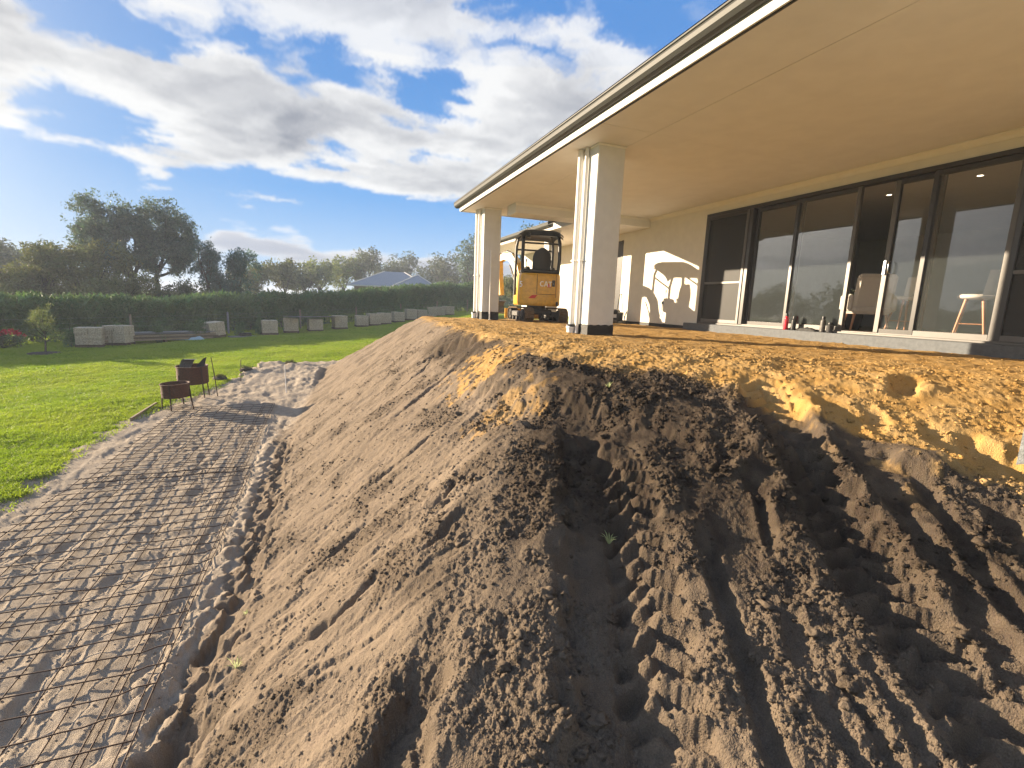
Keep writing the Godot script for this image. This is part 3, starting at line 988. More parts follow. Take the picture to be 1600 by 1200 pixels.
	wbx("soffit_trim", Vector3(3.364, CEIL - 0.022, -12.88), Vector3(3.384, CEIL - 0.003, 4.0), "gutter_steel", H, 0.0)
	wobj("gutter", gutter_mesh(17.06), "gutter_steel", H, Vector3(3.330, CEIL + 0.075, -13.04))
	var eg := MB.new()
	var eg_o := wobj("gutter", gutter_mesh(2.68), "gutter_steel", H, Vector3(3.335, CEIL + 0.075, -12.912))
	eg_o.rotation.y = -PI / 2
	eg_o.scale.x = 1.0
	eg_o.position = Vector3(6.02, CEIL + 0.075, -12.914) - H.position
	# roof sheets
	var r := MB.new()
	var e0 := Vector3(3.20, CEIL + 0.215, -13.05)
	var e1 := Vector3(3.20, CEIL + 0.215, 4.4)
	var t0 := Vector3(9.6, 5.1, -6.6)
	var t1 := Vector3(9.6, 5.1, 4.4)
	var f0 := Vector3(16.4, CEIL + 0.215, -13.05)
	var f1 := Vector3(16.4, CEIL + 0.215, 4.4)
	r.quad(e0, e1, t1, t0, Vector3(-1, 2, 0))
	r.tri(e0, t0, f0, Vector3(0, 1, -1))
	r.quad(t0, t1, f1, f0, Vector3(1, 2, 0))
	r.tri(e1, t1, f1, Vector3(0, 0, 1))
	r.quad(e0 - Vector3(0, 0.03, 0), e1 - Vector3(0, 0.03, 0), f1 - Vector3(0, 0.03, 0), f0 - Vector3(0, 0.03, 0), Vector3(0, -1, 0))
	wobj("roof", r.done(), "roof_steel", H, Vector3.ZERO)
	r = MB.new()
	r.quad(Vector3(5.92, 2.60, -20.2), Vector3(5.92, 2.60, -11.7), Vector3(11.5, 4.4, -11.7), Vector3(11.5, 4.4, -20.2), Vector3(-1, 2, 0))
	r.quad(Vector3(16.4, 2.60, -20.2), Vector3(16.4, 2.60, -11.7), Vector3(11.5, 4.4, -11.7), Vector3(11.5, 4.4, -20.2), Vector3(1, 2, 0))
	r.tri(Vector3(5.92, 2.60, -20.2), Vector3(11.5, 4.4, -20.2), Vector3(16.4, 2.60, -20.2), Vector3(0, 0, -1))
	wobj("roof", r.done(), "roof_steel", H, Vector3.ZERO)
	# pillars
	pillar(H, -6.56, -0.45, -0.19)
	pillar(H, -12.07, -0.45, -0.14)
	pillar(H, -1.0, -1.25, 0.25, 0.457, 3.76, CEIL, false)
	pillar(H, -13.0, -0.6, -0.18, 0.36, 6.02, 2.388, false)
	# power outlet
	var po := wbx("power_outlet", Vector3(W - 0.02, 0.40, -10.36), Vector3(W + 0.01, 0.475, -10.24), "white_plastic", H, 0.006)
	wbx("outlet_cover", Vector3(W - 0.05, 0.405, -10.30), Vector3(W - 0.021, 0.47, -10.245), "galvanised", po, 0.006)
	# door frame and panels
	var fr := holder("door_frame", H, Vector3(W, 0, -5.3))
	wbx("head", Vector3(W - 0.03, 2.335, -8.995), Vector3(W + 0.14, 2.40, -1.702), "door_metal", fr)
	wbx("jamb", Vector3(W - 0.03, -0.02, -8.995), Vector3(W + 0.14, 2.333, -8.935), "door_metal", fr)
	wbx("jamb", Vector3(W - 0.03, -0.02, -1.762), Vector3(W + 0.14, 2.333, -1.702), "door_metal", fr)
	wbx("sill_track", Vector3(W - 0.06, -0.020, -8.93), Vector3(W + 0.14, 0.012, -1.766), "door_metal_lit", fr)
	for k in 3:
		wbx("track_rib", Vector3(W - 0.02 + k * 0.05, 0.012, -8.93), Vector3(W - 0.014 + k * 0.05, 0.026, -1.766), "door_metal_lit", fr, 0.0)
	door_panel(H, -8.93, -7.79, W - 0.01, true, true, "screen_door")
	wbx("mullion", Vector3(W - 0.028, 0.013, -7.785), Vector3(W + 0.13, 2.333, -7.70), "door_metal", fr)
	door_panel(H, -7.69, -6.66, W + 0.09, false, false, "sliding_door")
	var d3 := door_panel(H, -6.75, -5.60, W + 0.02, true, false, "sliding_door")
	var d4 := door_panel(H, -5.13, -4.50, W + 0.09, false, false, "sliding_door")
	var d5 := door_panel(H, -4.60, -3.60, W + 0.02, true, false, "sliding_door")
	wbx("stile_face", Vector3(W + 0.045, 0.03, -5.131), Vector3(W + 0.055, 2.32, -5.06), "door_metal_lit", d4)  # thin strip carrying the painted sunlit tone of this stile
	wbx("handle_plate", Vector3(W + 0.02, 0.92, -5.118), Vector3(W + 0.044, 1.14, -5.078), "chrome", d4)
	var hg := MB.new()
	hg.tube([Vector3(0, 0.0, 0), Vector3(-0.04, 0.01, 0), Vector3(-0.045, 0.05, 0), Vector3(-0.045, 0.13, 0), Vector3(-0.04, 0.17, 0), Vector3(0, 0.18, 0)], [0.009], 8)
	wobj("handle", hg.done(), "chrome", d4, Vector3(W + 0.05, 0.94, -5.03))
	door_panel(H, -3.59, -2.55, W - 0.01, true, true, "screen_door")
	door_panel(H, -2.60, -1.77, W + 0.09, false, false, "sliding_door")
	# the room behind the glass
	wbx("room_floor", Vector3(W + 0.245, -0.20, -10.8), Vector3(15.8, 0.0, 0.6), "room_floor", H, 0.0)
	wbx("room_ceiling", Vector3(W + 0.245, 2.62, -10.8), Vector3(15.8, 2.70, 0.6), "room_paint", H, 0.0)
	wbx("room_wall", Vector3(15.8, -0.2, -10.8), Vector3(15.92, 2.70, 0.6), "room_paint", H, 0.0)
	wbx("room_wall", Vector3(W + 0.245, -0.2, -10.92), Vector3(15.92, 2.70, -10.802), "room_paint", H, 0.0)
	wbx("room_wall", Vector3(W + 0.245, -0.2, 0.602), Vector3(15.92, 2.70, 0.72), "room_paint", H, 0.0)
	# ceiling lamps that are on inside
	for k in 2:
		var at: Vector3 = [Vector3(10.2, 2.612, -6.55), Vector3(10.0, 2.612, -5.05)][k]
		var l := thing("ceiling_downlight", ["lit round ceiling lamp inside, behind the open door gap", "lit round ceiling lamp inside, above the tan-legged stool"][k], "lamp", at, 0.0, "ceiling lamps in the room")
		var b := MB.new()
		b.lathe([Vector2(0.062, 0.008), Vector2(0.062, 0.0), Vector2(0.048, -0.006), Vector2(0.045, 0.0)], 20)
		obj("trim_ring", b.done(), "white_plastic", l)
		b = MB.new()
		b.lathe([Vector2(0.045, 0.003), Vector2(0.03, 0.001), Vector2(0.001, 0.0)], 16)
		var gm: StandardMaterial3D = mats.get("lamp_glow") if mats.has("lamp_glow") else plain("lamp_glow", Color.WHITE, 0.5)
		gm.emission_enabled = true
		gm.emission = Color(1.0, 0.93, 0.8)
		gm.emission_energy_multiplier = 4.0
		obj("lamp_disc", b.done(), "lamp_glow", l)
		var s := SpotLight3D.new()
		s.name = "lamp_light"
		s.light_color = Color(1.0, 0.93, 0.8)
		s.light_energy = 0.10
		s.light_size = 0.04
		s.spot_angle = 60.0
		s.spot_range = 8.0
		s.spot_attenuation = 2.0
		s.shadow_enabled = true
		l.add_child(s)
		s.position = Vector3(0, -0.02, 0)
		s.rotation.x = -PI / 2
	furnish()

func turned(b: MB, t: Basis) -> ArrayMesh:
	for k in b.v.size():
		b.v[k] = t * b.v[k]
		b.n[k] = t * b.n[k]
	return b.done()

func furnish() -> void:
	# white armchair in the open gap
	var a := thing("armchair", "pale upholstered armchair standing inside the open door gap", "armchair", Vector3(9.3, 0.0, -6.05), -0.7)
	var b := MB.new()
	b.box(Vector3(0, 0.40, 0), Vector3(0.62, 0.16, 0.60), 0.05)
	obj("seat", b.done(), "pale_fabric", a)
	b = MB.new()
	b.box(Vector3(0, 0.72, 0.27), Vector3(0.60, 0.62, 0.12), 0.05, Basis(Vector3.RIGHT, 0.18))
	obj("backrest", b.done(), "pale_fabric", a)
	for s in [-1.0, 1.0]:
		b = MB.new()
		b.box(Vector3(s * 0.33, 0.52, 0.0), Vector3(0.08, 0.30, 0.56), 0.035)
		obj("armrest", b.done(), "pale_fabric", a)
		for e in [-1.0, 1.0]:
			b = MB.new()
			b.tube([Vector3(s * 0.24, 0.33, e * 0.22), Vector3(s * 0.29, 0.0, e * 0.28)], [0.024, 0.014], 8)
			obj("leg", b.done(), "tan_timber", a)
	# two stools with tan legs
	for k in 2:
		var st := thing("bar_stool", ["pale stool on splayed tan timber legs behind the wide glass door", "tan legged stool behind the handled sliding door"][k], "stool", [Vector3(9.0, 0.0, -4.32), Vector3(9.6, 0.0, -5.6)][k], [0.4, 1.1][k], "stools in the room")
		b = MB.new()
		b.lathe([Vector2(0.001, 0.58), Vector2(0.16, 0.585), Vector2(0.20, 0.60), Vector2(0.21, 0.63), Vector2(0.19, 0.655), Vector2(0.001, 0.66)], 18)
		obj("seat", b.done(), "pale_fabric", st)
		var pts := []
		for i in 9:
			for j in 5:
				var an := (i / 8.0 - 0.5) * 2.4
				pts.append(Vector3(sin(an) * 0.21, 0.64 + j * 0.09, cos(an) * 0.21 + j * 0.008))
		var g := MB.new()
		g.smooth_grid(pts, 9, 5, false)
		obj("backrest", g.done(), "pale_fabric", st)
		for q in 4:
			var an := q * PI / 2 + PI / 4
			b = MB.new()
			b.tube([Vector3(cos(an) * 0.13, 0.59, sin(an) * 0.13), Vector3(cos(an) * 0.25, 0.0, sin(an) * 0.25)], [0.022, 0.014], 8)
			obj("leg", b.done(), "tan_timber", st)
			var an2 := an + PI / 2
			b = MB.new()
			b.tube([Vector3(cos(an) * 0.205, 0.22, sin(an) * 0.205), Vector3(cos(an2) * 0.205, 0.22, sin(an2) * 0.205)], [0.010], 6)
			obj("footrest", b.done(), "tan_timber", st)
	# a potted plant beside the armchair
	var pl := thing("house_plant", "dark leafy house plant in a pot behind the armchair", "plant", Vector3(10.1, 0.0, -6.8))
	b = MB.new()
	b.lathe([Vector2(0.001, 0.0), Vector2(0.12, 0.0), Vector2(0.17, 0.36), Vector2(0.15, 0.36), Vector2(0.13, 0.30), Vector2(0.001, 0.30)], 18)
	obj("pot", b.done(), "black_plastic", pl)
	var lv := MB.new()
	for k in 34:
		var an := k * 2.4
		var h := 0.6 + 0.022 * k
		var o := Vector3(cos(an) * 0.04, 0.3 + h * 0.35, sin(an) * 0.04)
		var d := Vector3(cos(an), 0.55 - 0.01 * k, sin(an)).normalized()
		var s2 := d.cross(Vector3.UP).normalized() * 0.035
		lv.quad(o, o + d * 0.16 + s2, o + d * 0.32, o + d * 0.16 - s2, Vector3.UP)
	obj("foliage", lv.done(), "leaf_gum", pl).set_meta("kind", "stuff")

# ---------------------------------------------------------------- vegetation and what lies beyond the fence

func scatter(called: String, mesh: Mesh, material: String, xf: Array, cols: Array, parent: Node3D = null) -> MultiMeshInstance3D:
	var mm := MultiMesh.new()
	mm.transform_format = MultiMesh.TRANSFORM_3D
	mm.use_colors = true
	mm.mesh = mesh
	mm.instance_count = xf.size()
	var buf := PackedFloat32Array()
	buf.resize(xf.size() * 16)
	var k := 0
	for i in xf.size():
		var t: Transform3D = xf[i]
		var c: Color = cols[i]
		buf[k] = t.basis.x.x
		buf[k + 1] = t.basis.y.x
		buf[k + 2] = t.basis.z.x
		buf[k + 3] = t.origin.x
		buf[k + 4] = t.basis.x.y
		buf[k + 5] = t.basis.y.y
		buf[k + 6] = t.basis.z.y
		buf[k + 7] = t.origin.y
		buf[k + 8] = t.basis.x.z
		buf[k + 9] = t.basis.y.z
		buf[k + 10] = t.basis.z.z
		buf[k + 11] = t.origin.z
		buf[k + 12] = c.r
		buf[k + 13] = c.g
		buf[k + 14] = c.b
		buf[k + 15] = 1.0
		k += 16
	mm.buffer = buf
	var o := MultiMeshInstance3D.new()
	o.multimesh = mm
	o.material_override = mats[material]
	if parent == null:
		o.name = numbered(called)
		add_child(o)
	else:
		o.name = called
		parent.add_child(o, true)
	o.set_meta("kind", "stuff")
	return o

func rand_dir() -> Vector3:
	var y := rng.randf_range(-1.0, 1.0)
	var a := rng.randf() * TAU
	var r := sqrt(1.0 - y * y)
	return Vector3(cos(a) * r, y, sin(a) * r)

func leaf_clump(n: int, radius: float, length: float, width: float, upward := 0.0) -> ArrayMesh:
	var b := MB.new()
	for k in n:
		var c := rand_dir() * radius * pow(rng.randf(), 0.4)
		var d := (rand_dir() + Vector3.UP * upward).normalized()
		var s := d.cross(rand_dir()).normalized() * width * 0.5
		var l := length * rng.randf_range(0.7, 1.3)
		var bend := rand_dir() * l * 0.12
		b.quad(c - d * l * 0.5, c + s + bend, c + d * l * 0.5, c - s + bend, d.cross(s))
	return b.done()

func rand_basis(s: float) -> Basis:
	return Basis(rand_dir(), rng.randf() * TAU).scaled(Vector3.ONE * s)

func crown_of(parent: Node3D, material: String, clump: Mesh, blobs: Array, count: int, size: float, hollow := 0.55) -> void:
	# blobs: [centre, radii]; clumps thicken towards the skin of each blob and leave gaps between them
	var xf := []
	var cols := []
	var weight := 0.0
	for q in blobs:
		weight += q[1].x * q[1].y + q[1].y * q[1].z
	for q in blobs:
		var r: Vector3 = q[1]
		var n := int(count * (r.x * r.y + r.y * r.z) / weight)
		for k in n:
			var d := rand_dir()
			var rad := pow(rng.randf(), hollow) * (1.0 + 0.22 * n_big.get_noise_3d(d.x * 2.2 + q[0].x, d.y * 2.2 + q[0].y, d.z * 2.2))
			var p: Vector3 = q[0] + d * r * rad
			if n_big.get_noise_3d(p.x * 0.9 / size * 0.5, p.y * 0.9 / size * 0.5, p.z * 0.9 / size * 0.5) < -0.04:
				continue
			xf.append(Transform3D(rand_basis(size * rng.randf_range(0.7, 1.25)), p))
			var v := rng.randf_range(0.65, 1.35)
			cols.append(Color(v * rng.randf_range(0.9, 1.15), v, v * rng.randf_range(0.8, 1.1)))
	scatter("crown", clump, material, xf, cols, parent)

func limb(b: MB, a: Vector3, c: Vector3, r0: float, r1: float, sag: float) -> void:
	var pts := []
	var rad := []
	var side := rand_dir() * a.distance_to(c) * sag
	for k in 6:
		var t := k / 5.0
		pts.append(a.lerp(c, t) + side * sin(t * PI))
		rad.append(lerpf(r0, r1, t))
	b.tube(pts, rad, 7, false)

func polar(az: float, dist: float) -> Vector3:
	var a := deg_to_rad(az)
	var x := sin(a) * dist
	var z := -cos(a) * dist
	return Vector3(x, lawn_h(x, z), z)

func tree(called: String, label: String, az: float, dist: float, top: float, spread: float, lobes: int, material: String, clump: Mesh, count: int, size: float, bare := 0.35, group := "") -> Node3D:
	# top: height above the ground; bare: share of the height below the crown
	var at := polar(az, dist)
	var t := thing(called, label, "tree" if top > 2.6 else "shrub", at, 0.0, group)
	var blobs := []
	var wood := MB.new()
	var fork := Vector3(rng.randf_range(-0.1, 0.1) * spread, top * bare * 0.75, 0)
	limb(wood, Vector3(0, -0.2, 0), fork, top * 0.032, top * 0.022, 0.05)
	for k in lobes:
		var an := TAU * k / lobes + rng.randf() * 0.8
		var out := spread * (0.30 if lobes > 1 else 0.0) * rng.randf_range(0.7, 1.2)
		var hgt := lerpf(top * (bare + 0.22), top * 0.80, rng.randf()) if k > 0 else top * 0.78
		var c := Vector3(cos(an) * out, hgt, sin(an) * out)
		var r := Vector3(spread * 0.30, minf(top - hgt, top * 0.26), spread * 0.30) * rng.randf_range(0.85, 1.15)
		r.y = minf(r.y, top - hgt + 0.1)
		blobs.append([c, r])
		limb(wood, fork, c, top * 0.016, top * 0.004, 0.08)
		for q in 3:
			limb(wood, fork.lerp(c, 0.5), c + rand_dir() * r * 0.7, top * 0.008, top * 0.002, 0.1)
	obj("trunk", wood.done(), "bark", t)
	crown_of(t, material, clump, blobs, count, size)
	return t

func build_background() -> void:
	var gum := leaf_clump(11, 0.42, 0.26, 0.10)
	var small := leaf_clump(12, 0.30, 0.15, 0.055)
	var far := leaf_clump(9, 0.75, 0.5, 0.24)
	# the big twin-headed tree
	var at := polar(-16.3, 47.0)
	var t := thing("broad_tree", "tall broad tree with two rounded heads and leaning trunks behind the hedge", "tree", at)
	var wood := MB.new()
	var foot := Vector3(0.6, -0.2, 0)
	var heads := []
	for q in [[-2.1, 7.2, 0.0, 1.9, 2.0], [-1.6, 5.6, 0.6, 2.1, 1.7], [-2.9, 5.9, -0.5, 1.2, 1.3], [0.0, 6.6, 0.4, 1.7, 1.8], [1.7, 6.9, 0.2, 2.0, 2.1], [2.6, 5.6, -0.4, 1.5, 1.6], [1.6, 4.6, 0.5, 1.7, 1.2], [2.9, 4.3, 0.2, 1.0, 1.0], [-0.2, 4.4, -0.5, 1.6, 1.1], [-2.6, 4.5, 0.3, 1.2, 0.9]]:
		heads.append([Vector3(q[0], q[1], q[2]), Vector3(q[3], q[4], q[3])])
	var forks := [Vector3(-0.5, 3.0, 0), Vector3(1.0, 3.2, 0.2)]
	limb(wood, foot, forks[0], 0.26, 0.18, 0.06)
	limb(wood, foot + Vector3(0.5, 0, 0), forks[1], 0.24, 0.17, 0.05)
	limb(wood, foot + Vector3(0.9, 0, 0.2), Vector3(3.6, 1.6, 0.3), 0.16, 0.10, 0.08)
	limb(wood, Vector3(3.6, 1.6, 0.3), Vector3(4.6, 0.0, 0.4), 0.10, 0.07, 0.08)
	for h in heads:
		var f: Vector3 = forks[0] if h[0].x < 0.1 else forks[1]
		limb(wood, f, h[0], 0.12, 0.03, 0.09)
		for k in 4:
			limb(wood, f.lerp(h[0], 0.55), h[0] + rand_dir() * h[1] * 0.75, 0.045, 0.012, 0.1)
	obj("trunk", wood.done(), "bark", t)
	crown_of(t, "leaf_gum", gum, heads, 9000, 0.85, 0.5)
	# shrubs left and right of it
	tree("wattle_tree", "dark blue-green bushy tree with a spire of leaves on its flank", -9.2, 43.0, 5.3, 4.0, 6, "leaf_blue", gum, 2600, 0.8, 0.10)
	var sp := tree("wattle_tree", "thin dark spire of a tree beside the broad tree", -11.0, 42.0, 5.9, 1.5, 3, "leaf_blue", gum, 420, 0.7, 0.45)
	sp.set_meta("label", "thin sparse dark tree standing between broad tree and bushy wattle")
	tree("olive_tree", "pale olive scrubby tree at the foot of the broad tree's left head", -20.6, 44.0, 5.6, 5.0, 6, "leaf_olive", gum, 2400, 0.9, 0.12)
	tree("olive_tree", "olive scrubby tree with a ragged top next to the pink roofed house", -23.6, 43.0, 5.0, 4.2, 5, "leaf_olive", gum, 1800, 0.9, 0.12)
	tree("olive_tree", "low rounded olive bush in front of the broad tree's trunks", -17.6, 40.0, 3.4, 4.6, 5, "leaf_olive", gum, 1500, 0.8, 0.05)
	tree("olive_tree", "low dark bush under the leaning branch of the broad tree", -13.2, 41.0, 2.9, 3.6, 4, "leaf_far", gum, 1100, 0.8, 0.05)
	tree("umbrella_pine", "flat-topped pine far off above the pink roofed house", -26.6, 80.0, 7.2, 6.5, 5, "leaf_far", far, 500, 1.0, 0.5)
	tree("umbrella_pine", "second flat-topped pine beside the far pine above the pink roof", -24.6, 84.0, 6.4, 6.0, 5, "leaf_far", far, 450, 1.0, 0.5)
	# the mixed trees along the skyline
	var row := [[-7.2, 66, 4.8, 5.0, "leaf_olive", "rounded olive tree right of the blue-green wattle"], [-4.2, 70, 5.2, 4.4, "leaf_olive", "olive tree with a dome top left of the grey roof"], [-2.4, 74, 4.6, 5.0, "leaf_far", "dark low tree filling the skyline left of the grey roof"], [-0.6, 78, 5.6, 5.0, "leaf_light", "pale twiggy tree left of the grey roof"], [1.8, 82, 6.4, 5.0, "leaf_light", "pale twiggy taller tree next to the grey roof"], [4.0, 84, 8.4, 4.6, "leaf_far", "slim gum tree rising over the left end of the grey roof"], [6.2, 92, 7.4, 6.0, "leaf_far", "low gum tree behind the ridge of the grey roof"], [8.3, 96, 9.6, 6.2, "leaf_far", "rounded gum tree behind the grey roof's middle"], [11.0, 98, 6.8, 7.0, "leaf_far", "low gum tree behind the right hip of the grey roof"], [12.6, 90, 9.2, 5.2, "leaf_far", "gum tree right of the grey roof"], [15.2, 88, 7.0, 6.5, "leaf_olive", "olive tree behind the hedge beside the far pillar"], [16.2, 74, 11.0, 5.6, "leaf_gum", "tall dark gum tree whose crown is cut by the far pillar"], [-29.5, 70, 6.0, 7.0, "leaf_far", "dark tree beyond the left end of the hedge"]]
	for q in row:
		tree("skyline_tree", q[5], q[0], q[1], q[2], q[3], 5, q[4], far, 620, 0.75, 0.25, "trees on the skyline")
	# seen through the patio, behind the excavator
	tree("gum_tree", "grey-green gum tree seen between excavator and near pillar", 25.5, 34.0, 6.4, 4.6, 6, "leaf_gum", gum, 2200, 0.8, 0.2)
	tree("gum_tree", "lower gum tree seen through the excavator's canopy", 22.6, 40.0, 3.9, 4.2, 5, "leaf_olive", gum, 1300, 0.8, 0.15)
	tree("gum_tree", "dense dark tree behind the patio's rear corner", 29.0, 36.0, 6.8, 5.2, 6, "leaf_gum", gum, 2200, 0.8, 0.2)
	# trees on the west side, mirrored in the doors
	for k in 11:
		var az := -37.0 - k * 4.6
		tree("paddock_tree", "dark bushy tree along the western paddock, mirrored in the doors", az, 62.0 + 9.0 * sin(k * 2.1), 5.2 + 1.6 * sin(k * 1.3), 8.0, 5, "leaf_far", far, 420, 0.95, 0.12, "trees along the western paddock")
	# neighbour's hip roof
	var hc := polar(7.2, 64.0)
	hc.y -= 0.3
	var nh := thing("neighbour_house", "low house with a blue-grey steel hip roof beyond the hedge", "house", hc, deg_to_rad(-14.0))
	nh.scale = Vector3(0.82, 0.86, 0.82)
	bx("wall", Vector3(-5.2, 0, -4.0), Vector3(5.2, 2.5, 4.0), "far_brick", nh, 0.0)
	for wx in [-4.0, -1.6, 1.4, 3.8]:
		var wn := bx("window", Vector3(wx - 0.6, 0.9, 3.98), Vector3(wx + 0.6, 2.0, 4.04), "door_metal", nh, 0.01)
		bx("pane", Vector3(-0.52, 0.08, 0.03), Vector3(0.52, 1.02, 0.045), "black_plastic", wn, 0.0)
	var rb := MB.new()
	var e := 2.5
	var hgt := 4.75
	var A := Vector3(-6.0, e, 4.8)
	var B := Vector3(6.0, e, 4.8)
	var C := Vector3(6.0, e, -4.8)
	var D := Vector3(-6.0, e, -4.8)
	var R0 := Vector3(-1.4, hgt, 0)
	var R1 := Vector3(1.6, hgt, 0)
	rb.quad(A, B, R1, R0, Vector3(0, 1, 1))
	rb.quad(C, D, R0, R1, Vector3(0, 1, -1))
	rb.tri(D, A, R0, Vector3(-1, 1, 0))
	rb.tri(B, C, R1, Vector3(1, 1, 0))
	rb.quad(A, B, C, D, Vector3(0, -1, 0))
	var rf := obj("roof", rb.done(), "roof_blue_grey", nh)
	rb = MB.new()
	rb.tri(Vector3(0.6, e + 0.03, 6.6), Vector3(7.0, e + 0.03, 6.6), Vector3(3.8, 4.3, 3.0), Vector3(0, 1, 1))
	rb.tri(Vector3(7.0, e + 0.03, 6.6), Vector3(7.0, e + 0.03, -2.0), Vector3(3.8, 4.3, 3.0), Vector3(1, 1, 0))
	rb.tri(Vector3(0.6, e + 0.03, 6.6), Vector3(3.8, 4.3, 3.0), Vector3(0.6, e + 0.03, 0.0), Vector3(-1, 1, 0))
	rb.tri(Vector3(7.0, e + 0.03, -2.0), Vector3(3.8, 4.3, 3.0), Vector3(0.6, e + 0.03, 0.0), Vector3(0, 1, -1))
	obj("side_roof", rb.done(), "roof_blue_grey", nh)
	for q in [[A, R0], [B, R1], [Vector3(0.6, e + 0.05, 6.6), Vector3(3.8, 4.32, 3.0)], [Vector3(7.0, e + 0.05, 6.6), Vector3(3.8, 4.32, 3.0)]]:
		rb = MB.new()
		rb.tube([q[0], q[1]], [0.09], 6)
		obj("ridge_cap", rb.done(), "fascia_steel", rf)
	bx("fascia", Vector3(-6.05, e - 0.12, 4.78), Vector3(6.05, e + 0.06, 4.86), "fascia_steel", nh, 0.0)
	# pink roofed house at the left
	var pc := polar(-26.4, 58.0)
	var ph := thing("pink_house", "house with a dull pink tiled roof among trees beyond the hedge", "house", pc, deg_to_rad(20.0))
	bx("wall", Vector3(-5.0, 0, -3.5), Vector3(4.0, 2.3, 3.5), "far_brick", ph, 0.0)
	rb = MB.new()
	rb.quad(Vector3(-5.6, 2.2, 4.2), Vector3(4.6, 2.2, 4.2), Vector3(4.0, 3.4, 0), Vector3(-5.0, 3.4, 0), Vector3(0, 1, 1))
	rb.quad(Vector3(-5.6, 2.2, -4.2), Vector3(4.6, 2.2, -4.2), Vector3(4.0, 3.4, 0), Vector3(-5.0, 3.4, 0), Vector3(0, 1, -1))
	rb.tri(Vector3(4.6, 2.2, 4.2), Vector3(4.6, 2.2, -4.2), Vector3(4.0, 3.4, 0), Vector3(1, 0.3, 0))
	rb.tri(Vector3(-5.6, 2.2, 4.2), Vector3(-5.6, 2.2, -4.2), Vector3(-5.0, 3.4, 0), Vector3(-1, 0.3, 0))
	obj("roof", rb.done(), "far_tile", ph)
	# young trees on the lawn
	var yt := thing("young_fruit_tree", "young leafy fruit tree in a bare mulch ring on the lawn", "tree", ground_at(-10.0, -23.2))
	wood = MB.new()
	limb(wood, Vector3(0, -0.1, 0), Vector3(0.05, 0.5, 0), 0.035, 0.028, 0.03)
	var yb := []
	for k in 9:
		var an := k * 2.4
		var tip := Vector3(cos(an) * (0.42 - 0.03 * k), 0.65 + 0.13 * k, sin(an) * (0.42 - 0.03 * k))
		limb(wood, Vector3(0.05, 0.45 + 0.05 * k, 0), tip, 0.016, 0.005, 0.08)
		yb.append([tip, Vector3(0.22, 0.20, 0.22)])
	obj("trunk", wood.done(), "bark", yt)
	crown_of(yt, "leaf_light", small, yb, 260, 0.42)
	var ring := MB.new()
	ring.lathe([Vector2(0.55, -0.03), Vector2(0.48, 0.045), Vector2(0.30, 0.06), Vector2(0.001, 0.07)], 18)
	obj("mulch_ring", ring.done(), "bark", yt)
	for q in [[-8.6, -25.2, 0.75, "staked seedling alone on the lawn in front of the timber stack"], [-10.4, -20.6, 0.62, "thin seedling on the lawn nearest the red flowering shrub"]]:
		var sd := thing("seedling", q[3], "seedling", ground_at(q[0], q[1]), 0.0, "seedlings on the lawn")
		wood = MB.new()
		limb(wood, Vector3(0, -0.05, 0), Vector3(0.03, q[2], 0), 0.012, 0.006, 0.03)
		obj("stem", wood.done(), "bark", sd)
		crown_of(sd, "leaf_light", small, [[Vector3(0.02, q[2] * 0.72, 0), Vector3(0.10, 0.24, 0.10)]], 22, 0.30)
	# red flowering shrub in the corner
	var rs := thing("red_shrub", "dark shrub topped with bright red at the left end of the hedge", "shrub", ground_at(-12.1, -25.0))
	rs.scale = Vector3.ONE * 0.72
	wood = MB.new()
	for k in 6:
		limb(wood, Vector3(0, -0.1, 0), Vector3(cos(k * 1.1) * 0.6, 0.7, sin(k * 1.1) * 0.4), 0.03, 0.01, 0.1)
	obj("stem", wood.done(), "bark", rs)
	crown_of(rs, "leaf_far", small, [[Vector3(-0.4, 0.5, 0), Vector3(0.7, 0.5, 0.5)], [Vector3(0.5, 0.45, 0), Vector3(0.7, 0.45, 0.5)]], 380, 0.7)
	var bl := MB.new()
	for k in 210:
		var c := Vector3(rng.randf_range(-1.0, 1.0), 0, rng.randf_range(-0.45, 0.45))
		c.y = 0.86 + 0.12 * sin(c.x * 4.0) + rng.randf_range(-0.12, 0.12)
		var d1 := rand_dir() * 0.07
		var d2 := rand_dir() * 0.07
		bl.quad(c - d1, c + d2, c + d1, c - d2, Vector3.UP)
	obj("blossom", bl.done(), "red_petal", rs).set_meta("kind", "stuff")

func ground_at(x: float, z: float, lift := 0.0) -> Vector3:
	earth(x, z)
	return Vector3(x, e_y + lift, z)

# ---------------------------------------------------------------- fence, hedge and the building stock along it

const FENCE := [Vector2(-34.0, -8.0), Vector2(-12.4, -25.0), Vector2(6.8, -40.6), Vector2(22.0, -53.0)]

func fence_point(s: float) -> Vector2:
	for k in FENCE.size() - 1:
		var l: float = FENCE[k].distance_to(FENCE[k + 1])
		if s <= l:
			return FENCE[k].lerp(FENCE[k + 1], s / l)
		s -= l
	return FENCE[-1]

